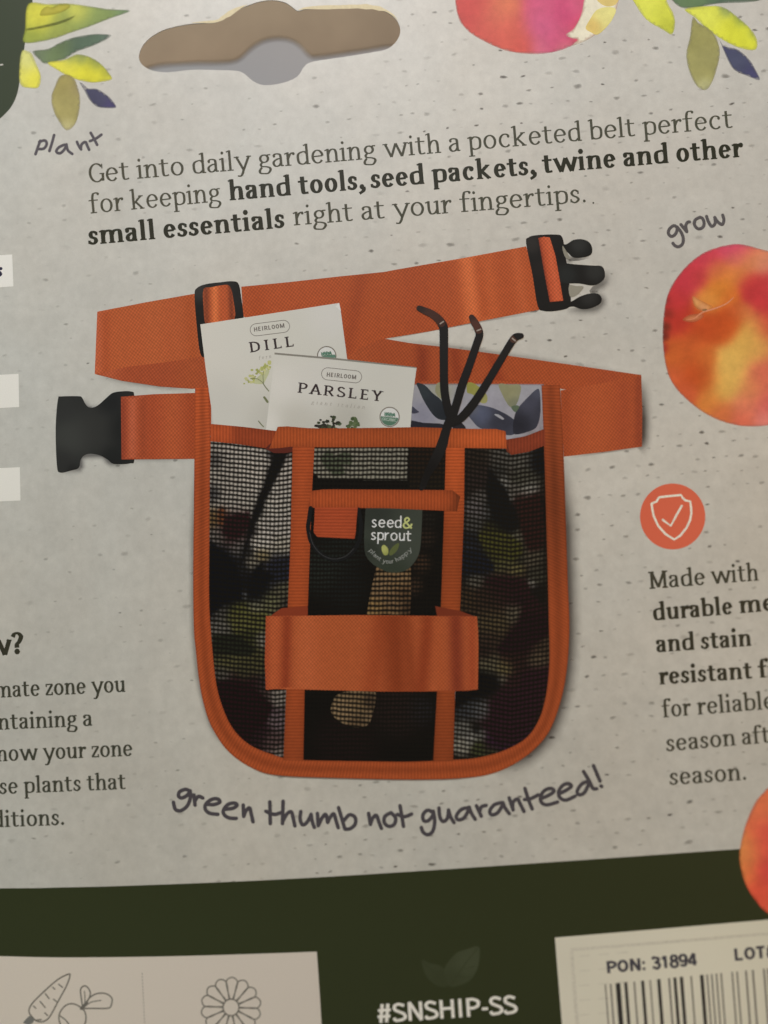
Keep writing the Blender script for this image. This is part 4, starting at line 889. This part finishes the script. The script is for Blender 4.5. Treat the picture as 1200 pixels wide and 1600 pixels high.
RB = blobs((48, 40, 30), [(740, 720, 18, (64, 50, 38)), (780, 716, 12, (104, 98, 86)), (812, 716, 14, (112, 106, 92)), (843, 720, 12, (26, 30, 34)), (843, 800, 12, (24, 22, 20)), (750, 745, 14, (66, 50, 44)), (775, 735, 9, (70, 68, 60)), (770, 760, 9, (40, 42, 38)), (785, 755, 7, (150, 144, 130)), (820, 750, 12, (96, 92, 74)), (825, 764, 9, (170, 162, 146)), (805, 765, 7, (120, 112, 98)), (795, 778, 5, (150, 142, 128)),
    (752, 778, 8, (110, 102, 92)), (745, 795, 10, (120, 110, 104)), (775, 795, 14, (34, 37, 36)), (790, 820, 14, (32, 33, 30)), (760, 800, 7, (112, 108, 100)), (825, 790, 14, (72, 38, 32)), (835, 830, 14, (64, 36, 28)), (742, 820, 9, (92, 88, 80)), (740, 850, 12, (44, 46, 52)), (770, 840, 14, (82, 76, 34)), (790, 860, 14, (100, 96, 36)), (775, 870, 14, (84, 80, 34)), (805, 840, 9, (120, 114, 90)), (812, 870, 8, (70, 66, 48)),
    (745, 880, 14, (34, 38, 48)), (735, 860, 6, (70, 74, 86)), (760, 885, 9, (60, 62, 64)), (785, 885, 12, (110, 104, 64)), (805, 893, 9, (130, 120, 66)), (830, 870, 10, (104, 92, 70)), (836, 900, 8, (80, 76, 58)), (830, 912, 5, (160, 152, 132)), (835, 930, 10, (34, 32, 28)), (745, 908, 8, (112, 104, 86)), (790, 920, 22, (64, 32, 34)), (765, 940, 18, (70, 48, 36)), (815, 925, 12, (52, 30, 36)),
    (735, 940, 12, (84, 62, 40)), (770, 970, 18, (104, 86, 54)), (800, 958, 10, (118, 106, 80)), (835, 970, 16, (56, 28, 32)), (820, 1000, 18, (56, 26, 30)), (765, 1000, 12, (78, 56, 42)), (845, 1010, 12, (90, 70, 50)), (840, 1030, 10, (112, 92, 66)), (800, 1030, 14, (66, 38, 32)), (765, 1035, 12, (120, 108, 76)), (790, 1042, 9, (140, 124, 72)), (760, 1020, 10, (58, 36, 30)), (840, 1060, 14, (66, 32, 38)),
    (758, 1065, 12, (20, 22, 24)), (772, 1068, 7, (24, 25, 28)), (735, 1085, 12, (20, 21, 22)), (785, 1062, 5, (120, 110, 88)), (815, 1085, 22, (70, 36, 38)), (850, 1090, 8, (80, 56, 40)), (740, 1105, 10, (92, 92, 90)), (755, 1110, 9, (118, 114, 108)), (725, 1110, 8, (74, 74, 74)), (780, 1120, 16, (70, 32, 40)), (800, 1140, 18, (72, 36, 52)), (775, 1160, 14, (70, 34, 56)),
    (722, 1140, 8, (130, 124, 110)), (722, 1165, 8, (170, 160, 136)), (735, 1155, 7, (160, 152, 136)), (752, 1150, 6, (130, 124, 110)), (745, 1140, 4, (40, 38, 36)), (750, 1168, 8, (84, 88, 46)), (770, 1176, 8, (76, 80, 40)), (716, 1100, 6, (30, 30, 30))], .02)
b1, b2 = (680, 660), (680, 960); y1, y2 = .18755, .18333
RB = shapes(RB, [(b1, y1, [(440, 370), (470, 400), (520, 470), (600, 560), (625, 650), (680, 740), (700, 880), (640, 920), (560, 880), (470, 780), (430, 600)], (29, 31, 31)),
    (b1, y1, [(210, 1070), (300, 1050), (430, 1110), (485, 1180), (490, 1245), (360, 1262), (210, 1262)], (34, 38, 49)), (b1, y1, [(370, 915), (560, 915), (600, 930), (720, 1000), (725, 1100), (640, 1150), (540, 1120), (400, 1045), (360, 960)], (92, 88, 34)),
    (b1, y1, [(500, 1285), (700, 1285), (780, 1340), (795, 1420), (860, 1480), (910, 1600), (700, 1600), (765, 1500), (680, 1420), (560, 1380), (400, 1330)], (62, 29, 33)), (b1, y1, [(740, 640), (850, 585), (900, 700), (890, 1060), (780, 1080), (720, 900), (700, 800)], (68, 34, 29)),
    (b2, y2, [(360, 490), (440, 515), (515, 590), (500, 655), (420, 685), (320, 705), (230, 770), (170, 805), (170, 650), (360, 650)], (17, 19, 23)), (b2, y2, [(725, 0), (965, 0), (970, 180), (850, 260), (700, 330), (560, 335), (515, 300), (600, 200), (700, 90)], (53, 25, 31)),
    (b2, y2, [(740, 500), (975, 455), (950, 640), (910, 760), (800, 970), (700, 1090), (560, 1110), (470, 1035), (460, 760), (560, 640), (720, 620)], (66, 31, 41))])
net2 = fill('mesh_pocket', netR, deep(RB, .86), 17, kind='net', grid=3, uv=netuv(slR), label='right mesh pocket with dark flowers behind')
CB = blobs((16, 14, 12), [(520, 715, 16, (120, 116, 98)), (560, 715, 16, (120, 118, 100)), (600, 712, 16, (134, 128, 110)), (625, 722, 10, (128, 122, 104)), (540, 735, 14, (116, 112, 98)), (590, 735, 14, (122, 116, 102)), (535, 722, 10, (62, 74, 48)), (500, 730, 8, (60, 60, 44)), (660, 715, 14, (52, 34, 24)), (655, 740, 12, (36, 24, 18)), (560, 758, 40, (18, 16, 14)), (620, 758, 20, (16, 15, 13))], .03)
CB2 = CB
CB = shapes(lambda u, v: (15, 13, 11) if u < 640 else (44 - .3 * max(0, v - 700) * .5, 29, 20), [((0, 0), 1, [(512, 702), (524, 712), (540, 704), (552, 712), (548, 728), (536, 724), (540, 742), (522, 744), (508, 730), (500, 716)], (84, 88, 68)), ((0, 0), 1, [(488, 700), (637, 700), (635, 749), (500, 748), (486, 735)], (138, 132, 114))])
net3 = fill('mesh_pocket', [(484, 690), (640, 690), (704, 690), (702, 800), (696, 970), (476, 970), (484, 800)], CB, 17.5, kind='net', grid=3, uv=netuv(lambda u: 0), label='black middle pocket above its small front pocket')
SB = blobs((15, 14, 12), [(505, 890, 24, (38, 42, 36)), (540, 855, 22, (30, 33, 29)), (540, 920, 20, (26, 28, 25)), (668, 810, 9, (36, 32, 26)), (667, 840, 9, (52, 40, 30)), (658, 880, 9, (70, 50, 34)), (648, 915, 8, (66, 48, 34)), (690, 860, 10, (16, 16, 15))], .1)
net4 = fill('front_pocket', [(486, 770), (700, 775), (694, 860), (686, 970), (478, 970), (484, 870)], SB, 18.5, kind='net', grid=7, uv=netuv(lambda u: 0, 5.6, 7), label='small black mesh front pocket')
HB = blobs((128, 100, 66), [(628, 900, 12, (132, 104, 70)), (592, 915, 14, (128, 102, 72)), (585, 950, 12, (142, 112, 68)), (612, 940, 12, (118, 92, 64)), (636, 930, 12, (84, 62, 42)), (638, 955, 10, (64, 46, 32)), (655, 880, 10, (70, 50, 34)), (600, 960, 10, (110, 84, 54))])
han = fill('tool_handle', [(588, 886), (642, 884), (642, 935), (640, 968), (572, 968), (578, 930)], HB, 19.5, kind='net', grid=4, uv=netuv(lambda u: 0, 6.4, 7.6), label='wooden tool handle seen through the mesh')
net5 = fill('mesh_pocket', [(470, 1070), (690, 1070), (684, 1192), (468, 1192)], blobs((15, 13, 11), [(620, 1110, 26, (40, 28, 24)), (540, 1160, 30, (32, 20, 18)), (655, 1110, 14, (36, 34, 34))], .1), 17.6, kind='net', grid=8, uv=netuv(lambda u: 0, 6, 7), label='black lower end of the middle pocket')
fill('tool_handle', cat([(526, 1086), (545, 1080), (570, 1078), (586, 1080), (586, 1100), (578, 1128), (566, 1136), (548, 1135), (526, 1124), (517, 1108)], 4), blobs((120, 98, 70), [(535, 1110, 14, (142, 116, 82)), (560, 1100, 10, (122, 98, 66)), (578, 1095, 9, (74, 58, 42)), (555, 1130, 9, (100, 78, 54))]), 19, kind='net', grid=4, uv=netuv(lambda u: .08 * u, 6.2, 7.2), label='end of the wooden handle below the wide band')

# binding all round the pouch: ribs run across it
def tape(name, A, B, col, lay, parent=ROOT, edge=.78, label=None, n=8):
    A, B = np.asarray(A, float), np.asarray(B, float); m = max(len(A), len(B)) * 3
    def rs(P):
        d = np.r_[0, np.cumsum(np.linalg.norm(np.diff(P, axis=0), axis=1))]; return np.stack([np.interp(np.linspace(0, d[-1], m), d, P[:, i]) for i in (0, 1)], 1), d[-1]
    (a, la), (b, lb_) = rs(A), rs(B); L = (la + lb_) / 2
    V, C, U, F = [], [], [], []
    for i in range(m):
        for j in range(n + 1):
            t = j / n; p = a[i] * (1 - t) + b[i] * t; V.append(p)
            c = np.asarray(col(*p) if callable(col) else col, float); s = 1 - (1 - edge) * abs(2 * t - 1) ** 2.2  # printed shading: the tape darkens towards its edges
            if name == 'pouch_binding': s = (1.16 - .40 * math.exp(-((t - .52) / .26) ** 2)) * (1 - .30 * abs(2 * t - 1) ** 6)  # binding's edge highlights and darker middle, put into the print colour
            C.append((*alb(c, *p) * s, 1)); U.append((p[0] if name == 'pocket_trim' else L * i / (m - 1), t * 20))
    for i in range(m - 1):
        for j in range(n):
            q = i * (n + 1) + j; F.append((q, q + 1, q + n + 2, q + n + 1))
    V = np.array(V)
    f0 = V[list(F[len(F) // 2])]
    if np.sum(f0[:, 0] * np.roll(f0[:, 1], -1) - np.roll(f0[:, 0], -1) * f0[:, 1]) > 0: F = [f[::-1] for f in F]
    return link(name, up(V, lay), F, INK['rib'], parent, C, U, label)
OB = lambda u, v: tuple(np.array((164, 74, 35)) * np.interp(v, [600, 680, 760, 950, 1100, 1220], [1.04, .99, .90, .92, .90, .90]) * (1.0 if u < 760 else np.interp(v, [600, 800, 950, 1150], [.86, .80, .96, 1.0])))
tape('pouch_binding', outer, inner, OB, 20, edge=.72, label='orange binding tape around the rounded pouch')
tape('pocket_trim', [(330, 662.5), (380, 667), (440, 674.5)], [(329, 689.5), (372, 694), (432, 703)], lambda u, v: (164, 73, 36) if u < 365 else (136, 58, 29), 20.5, edge=.85, label='orange trim on the left pocket')
tape('pocket_trim', [(790, 687), (820, 682), (851, 670)], [(798, 711), (826, 706), (852, 696)], (124, 52, 30), 20.5, edge=.85, label='shaded orange trim on the right pocket')
fill('trim_return', [(414, 701), (424, 692), (460, 694), (459, 706), (446, 708), (428, 708)], (84, 34, 24), 20.8, net1)
fill('trim_return', [(786, 690), (797, 688), (800, 711), (792, 706)], (96, 42, 24), 20.2, net2)
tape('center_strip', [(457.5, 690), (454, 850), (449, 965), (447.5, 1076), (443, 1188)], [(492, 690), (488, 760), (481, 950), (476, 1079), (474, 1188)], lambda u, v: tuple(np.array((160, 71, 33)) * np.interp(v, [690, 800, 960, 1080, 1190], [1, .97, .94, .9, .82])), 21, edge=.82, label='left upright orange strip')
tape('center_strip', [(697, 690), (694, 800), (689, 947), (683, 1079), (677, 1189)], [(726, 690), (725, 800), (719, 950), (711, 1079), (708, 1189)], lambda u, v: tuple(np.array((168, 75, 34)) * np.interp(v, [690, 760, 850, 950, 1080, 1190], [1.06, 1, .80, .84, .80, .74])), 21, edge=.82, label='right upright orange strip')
tape('pocket_trim', [(434, 667), (440, 665.5), (487, 669.5), (560, 669), (652, 667.5), (720, 670), (783, 670.5), (790, 674)], [(421, 701), (440, 700), (462, 697), (492, 699), (560, 699), (640, 698.5), (720, 700), (791.5, 701)], lambda u, v: tuple(np.array((164, 75, 34)) * (np.interp(u, [420, 500, 600, 690, 740, 790], [.96, .98, .93, .95, 1.1, 1.06]))), 22, edge=.8, label='long orange trim across the top of the middle pocket')
tape('pocket_trim', [(487, 767), (507, 764.5), (600, 765), (711, 766), (719, 776)], [(481, 793), (500, 794), (600, 794), (690, 798), (714, 799)], lambda u, v: tuple(np.array((160, 71, 33)) * np.interp(u, [480, 500, 690, 705, 718], [.92, 1, .97, .9, .6])), 23, edge=.8, label='orange trim on the small front pocket')

# tab, ring, woven label on the small pocket
ring = [(485.5, 794), (483, 812), (481.5, 826), (487, 848), (502, 866), (523, 874.5), (545, 868), (560, 848), (564, 826), (562, 806), (560, 796)]
ink_strokes('d_ring', [(cat(ring, 6, False), 6.6)], (19, 19, 19), 23.5, kind='flat', label='black ring hanging from the orange tab')
ink_strokes('ring_highlight', [(cat([(484, 832), (489, 850), (502, 866), (521, 873.5), (540, 869), (553, 857)], 6, False), 1.2)], (50, 49, 47), 24, bpy.data.objects['d_ring'], kind='flat')
tape('webbing_tab', [(492, 793), (491, 815), (490, 832), (496, 839)], [(559, 793), (557, 815), (556, 832), (554, 842)], (156, 66, 35), 24.5, edge=.9, label='orange webbing tab holding the ring')
tag = fill('woven_label', np.concatenate([[(572, 793), (660, 794.5)], cat([(660, 796), (658, 840), (655, 864), (647, 879), (636, 890), (622, 894.5), (607, 894), (595, 889), (581, 880), (571, 866), (569, 840), (571, 797)], 4, False)]), blobs((56, 60, 50), [(585, 800, 20, (44, 47, 40)), (640, 850, 24, (60, 64, 54)), (615, 890, 18, (46, 52, 40)), (575, 860, 12, (42, 46, 38))]), 22.5, grid=8, label='dark green label with white lettering')
ink_strokes('lettering', lay_text([('seed', .175)], (579.5, 824), (628, 825), 12.6, False, .02) + lay_text([('sprout', .175)], (578.5, 843.5), (643.5, 845.5), 12.2, False, .02), (206, 203, 194), 23.2, tag, cap=0)
ink_strokes('ampersand', lay_text([('&', .2)], (628.5, 825.3), (645.5, 825.6), 12.4, False), (178, 180, 112), 23.2, tag, cap=0)
many('label_leaf', [(cat([(596.5, 854), (601, 851.5), (606.5, 858), (606, 866), (601, 867.5), (597, 862)], 4), blobs((140, 142, 74), [(600, 857, 4, (168, 168, 96))])), (cat([(609, 861), (615, 853), (623, 848.5), (622.5, 856), (616, 865), (609, 868)], 4), (84, 90, 50))], 23.2, tag, grid=3)
def arcpos(s, y):
    P0, P1, P2 = np.array((576, 860)), np.array((606, 902)), np.array((645, 858)); p = (1 - s) ** 2 * P0 + 2 * s * (1 - s) * P1 + s * s * P2
    d = 2 * (1 - s) * (P1 - P0) + 2 * s * (P2 - P1); d = d / np.linalg.norm(d); return p + np.array([d[1], -d[0]]) * y
ink_strokes('arc_lettering', lay_text([('plant your happy', .2)], (576, 860), (645, 858), 4.6, False, .05, pos=arcpos), (140, 140, 130), 23.4, tag, cap=0)

# cultivator
TC = lambda u, v: (34, 32, 30)
st_ = fill('hand_cultivator', cat([(699, 652), (706, 660), (714, 658), (722, 648), (727, 640), (728, 652), (716, 656), (706, 668), (702, 682), (698, 700), (684, 728), (672, 745), (664, 764), (655, 764), (664, 735), (680, 700), (690, 672), (694, 660)], 3), blobs((25, 23, 22), [(690, 690, 12, (29, 27, 25)), (668, 740, 14, (16, 14, 13))]), 25, grid=6, label='black three-pronged hand cultivator')
for pts, wd in (([(655, 482), (664, 486), (675, 491), (685, 499), (692, 509), (693.5, 522), (693.5, 565), (694.5, 610), (700, 640), (706, 656)], [9, 11, 12, 13, 14, 13.5, 13, 13, 13, 13]), ([(737, 496), (741, 503), (747, 514), (749, 524), (744, 540), (733, 572), (722, 602), (713, 632), (706, 655)], [9, 12, 12.5, 12, 12, 12.5, 13, 13, 13]), ([(814, 525), (806, 527), (799, 535), (785, 558), (766, 590), (746, 622), (730, 643), (718, 655), (706, 660)], [9, 12, 11.5, 11.5, 12, 13, 13.5, 13, 12])):
    P = cat(pts, 5, False); w = np.interp(np.linspace(0, 1, len(P)), np.linspace(0, 1, len(wd)), wd)
    o = ink_strokes('tine', [(P, w)], lambda u, v: tuple(np.array((29, 27, 26)) * np.interp(v, [480, 560, 640], [1.05, 1.0, .85])), 26 + (pts[0][0] - 640) / 250, st_, kind='flat')
    k = 11 if pts[0][0] < 700 else (9 if pts[0][0] < 780 else 8)
    m = {11: 19, 9: 12, 8: 9}[k]
    ink_strokes('tine_tip', [(P[:m], w[:m] - .6)], blobs((62, 40, 32), [(655, 482, 8, (44, 36, 32)), (672, 493, 10, (70, 44, 36)), (737, 496, 6, (46, 36, 32)), (742, 508, 9, (82, 50, 40)), (812, 524, 7, (92, 54, 40)), (803, 532, 8, (78, 54, 42))]), 26.6, o, kind='flat')
    hx = P[m - 1]; tdir = P[m] - P[m - 2]; tdir /= np.linalg.norm(tdir); nn = np.array([-tdir[1], tdir[0]])
    ink_strokes('tine_glint', [([hx - nn * 3.6, hx + nn * 2.6], 2.0)], (150, 138, 124), 27, o, kind='flat')

# wide band across the front
many('loop_fold', [([(422, 963), (430, 957), (440, 950.5), (462, 948), (481, 946.5), (481, 963)], (122, 50, 27)), ([(680, 947), (719, 954.5), (741, 963), (683, 963)], (108, 44, 24))], 25, net5)
fill('wide_band', [(415.5, 962.5), (480, 962), (560, 961), (660, 962), (745, 963), (747, 985), (747.5, 1010), (746.5, 1077), (729, 1079), (660, 1080.5), (600, 1080.5), (500, 1078), (430, 1076.5), (415.5, 1078), (414, 1035)],
     fold((160, 78, 41), [(417, 1020, 0, 6, (150, 66, 36)), (432, 1020, 0, 8, (164, 78, 42)), (448, 1010, -.03, 9, (128, 52, 27)), (480, 1020, 0, 18, (168, 84, 46)), (540, 1020, 0, 30, (158, 77, 40)), (585, 1040, -.15, 16, (146, 66, 33)), (618, 1010, .04, 22, (124, 52, 24)), (640, 1040, .1, 10, (132, 58, 28)), (664, 1020, -.1, 12, (130, 54, 26)), (686, 1020, .05, 8, (156, 74, 38)), (713, 1015, .02, 12, (118, 48, 27)), (738, 1020, 0, 7, (146, 64, 34))]), 27, kind='weave', grid=5, uv=wv(0), label='wide orange webbing band across the pouch')

# ------------------------------------------------------------------ bottom band: watermark, code, guide box, sticker
many('watermark_leaf', [(cat([(659, 1500), (672, 1505), (688, 1509), (697, 1520), (700, 1540), (686, 1541), (674, 1534), (664, 1521)], 4), blobs((50, 53, 32), [(690, 1530, 10, (47, 50, 29))])), (cat([(748, 1479), (749, 1500), (744, 1518), (731, 1534), (704, 1542), (697, 1526), (695, 1512), (712, 1490), (730, 1483)], 4), blobs((53, 56, 35), [(735, 1500, 14, (58, 61, 40)), (705, 1530, 10, (49, 52, 31))]))], 3, band, grid=5)
ink_strokes('watermark_leaf', [(SM((660, 1502), (682, 1524), (698, 1541)), 1.2), (SM((746, 1482), (724, 1510), (704, 1541)), 1.2), (SM((720, 1512), (734, 1512), (742, 1509)), .9), (SM((714, 1524), (726, 1527), (734, 1526)), .9)], (46, 49, 28), 3.8, band)
ink_strokes('code_lettering', lay_text([('#SNSHIP-SS', .235)], (589, 1598.5), (809.5, 1583.5), 20.8, False), (205, 200, 188), 4, band, cap=0)
guide = fill('guide_box', np.concatenate([cat([(-170, 1490), (0, 1494), (100, 1496), (250, 1494.5), (380, 1491), (495, 1487)], 4, False), [(500, 1560), (507, 1680), (508, 1760), (-170, 1770)]]), (180, 166, 146), 3, grid=30, label='pale box with outline drawings of vegetables and a flower')
LN = (92, 86, 74)
o6, s6 = (20, 1500), .35
car = [(75, 240), (73, 220), (90, 190), (140, 140), (200, 88), (248, 63), (255, 72), (240, 115), (205, 180), (170, 245), (150, 268), (125, 276), (100, 268), (75, 240)]
ink_strokes('carrot_drawing', [(cat(fl(car, o6, s6), 5, False), 2.2)] + [(fl(q_, o6, s6), 2.0) for q_ in ([(205, 108), (222, 122)], [(178, 122), (188, 130)], [(145, 150), (162, 172)], [(122, 185), (145, 212)], [(182, 175), (196, 186)], [(92, 205), (103, 215)], [(143, 236), (155, 248)], [(105, 268), (128, 266)])], LN, 4, guide)
many('carrot_drawing', [(fl([(75, 248), (98, 265), (90, 280), (70, 292), (45, 280), (60, 262)], o6, s6), (100, 96, 86))], 4.4, guide)
ink_strokes('beet_drawing', [(cat(fl([(214, 290), (206, 262), (212, 232), (236, 203), (266, 195), (296, 206), (320, 228), (327, 262), (318, 300)], o6, s6), 5, False), 2.2), (cat(fl([(212, 250), (236, 268), (252, 290)], o6, s6), 5, False), 2.0),
    (cat(fl([(312, 210), (306, 170), (303, 130), (322, 115), (340, 130), (346, 155), (330, 190), (316, 212)], o6, s6), 5, False), 2.2), (cat(fl([(318, 205), (342, 170), (375, 150), (415, 150), (442, 170), (440, 200), (425, 215), (360, 216), (316, 216)], o6, s6), 5, False), 2.2),
    (cat(fl([(322, 205), (322, 165), (320, 140)], o6, s6), 4, False), 1.6), (cat(fl([(322, 208), (350, 188), (394, 180)], o6, s6), 4, False), 1.6), (fl([(306, 216), (330, 192)], o6, s6), 5.0)], LN, 4, guide)
fs = []
cx, cy = 361, 1574
for i in range(14):
    a = R(-90 + i * 360 / 14 + 2); c, s = math.cos(a), math.sin(a); r0, r1, hw = 14, 47, 8.6
    P = [(r0, -2.5), (24, -5.5), (36, -hw), (43, -hw * .86), (r1, 0), (43, hw * .86), (36, hw), (24, 5.5), (r0, 2.5)]
    fs.append((cat([(cx + x * c - y * s, cy + x * s + y * c) for x, y in P], 4, False), 2.0))
fs.append((cat([(cx + 12.5 * math.cos(t), cy + 13 * math.sin(t)) for t in np.linspace(0, 2 * math.pi, 17)], 3, False), 2.2))
ink_strokes('flower_drawing', fs, LN, 4, guide)
ink_strokes('divider_line', [([(222 + .07 * (y - 1520) / 1.4, y), (222.1 + .07 * (y - 1517) / 1.4, y + 3.0)], 1.3) for y in range(1520, 1640, 5)], (128, 120, 106), 4, guide, cap=0)

stick = fill('barcode_sticker', [(867, 1465), (1000, 1454), (1200, 1437), (1420, 1418), (1440, 1690), (888, 1716), (878, 1600)], blobs((192, 182, 158), [(1100, 1530, 80, (200, 190, 166)), (880, 1500, 30, (188, 178, 154))], .4), 4, grid=16, label='cream sticker with a barcode over the printed band')
ink_strokes('show_through', [([(893, 1484), (950, 1479.5), (1200, 1459), (1400, 1443)], 4.5), ([(893, 1484), (897, 1540), (902, 1600)], 5.5)] + [([(905 + 30 * i, 1494 + 23 * j - 2.4 * i), (921 + 30 * i, 1493 + 23 * j - 2.6 * i)], 1.6) for i in range(3) for j in range(5)], (181, 171, 149), 5, stick)
ink_strokes('lettering', lay_text([('PON: 31894', .32)], (947.5, 1521), (1090, 1508), 13.6, False) + lay_text([('LOT#', .32)], (1147, 1501.5), (1214, 1495), 13.8, False), (60, 56, 60), 5.4, stick, cap=0)
bz = [(303, 4, 1), (332, 5, 1), (372, 17, 2), (415, 11, 2), (462, 6, 0), (508, 11, 2), (550, 5, 0), (597, 12, 2), (654, 6, 1), (686, 11, 2), (722, 12, 2), (776, 6, 0), (834, 13, 2), (864, 5, 1), (889, 5, 1), (915, 5, 1), (941, 5, 1), (1002, 5, 1), (1029, 5, 1), (1078, 6, 1), (1116, 6, 1), (1177, 6, 1), (1198, 5, 1), (1230, 10, 2), (1262, 5, 1), (1290, 5, 1), (1330, 12, 2), (1370, 5, 1), (1400, 6, 1)]
bars = []
for x, w, d in bz:
    u = 860 + x * .2833; ww = w * 1.15 * .2833 * 1.25 + .35; vt = 1430 + (382 - (x - 303) * .0985) * .2833
    sl_ = .078
    bars.append(([(u - ww / 2, vt), (u + ww / 2, vt - ww * .1), (u + ww / 2 + sl_ * 150, vt + 150), (u - ww / 2 + sl_ * 150, vt + 150)], [(112, 104, 92), (92, 84, 76), (46, 42, 38)][d]))
many('barcode', bars, 5.4, stick)
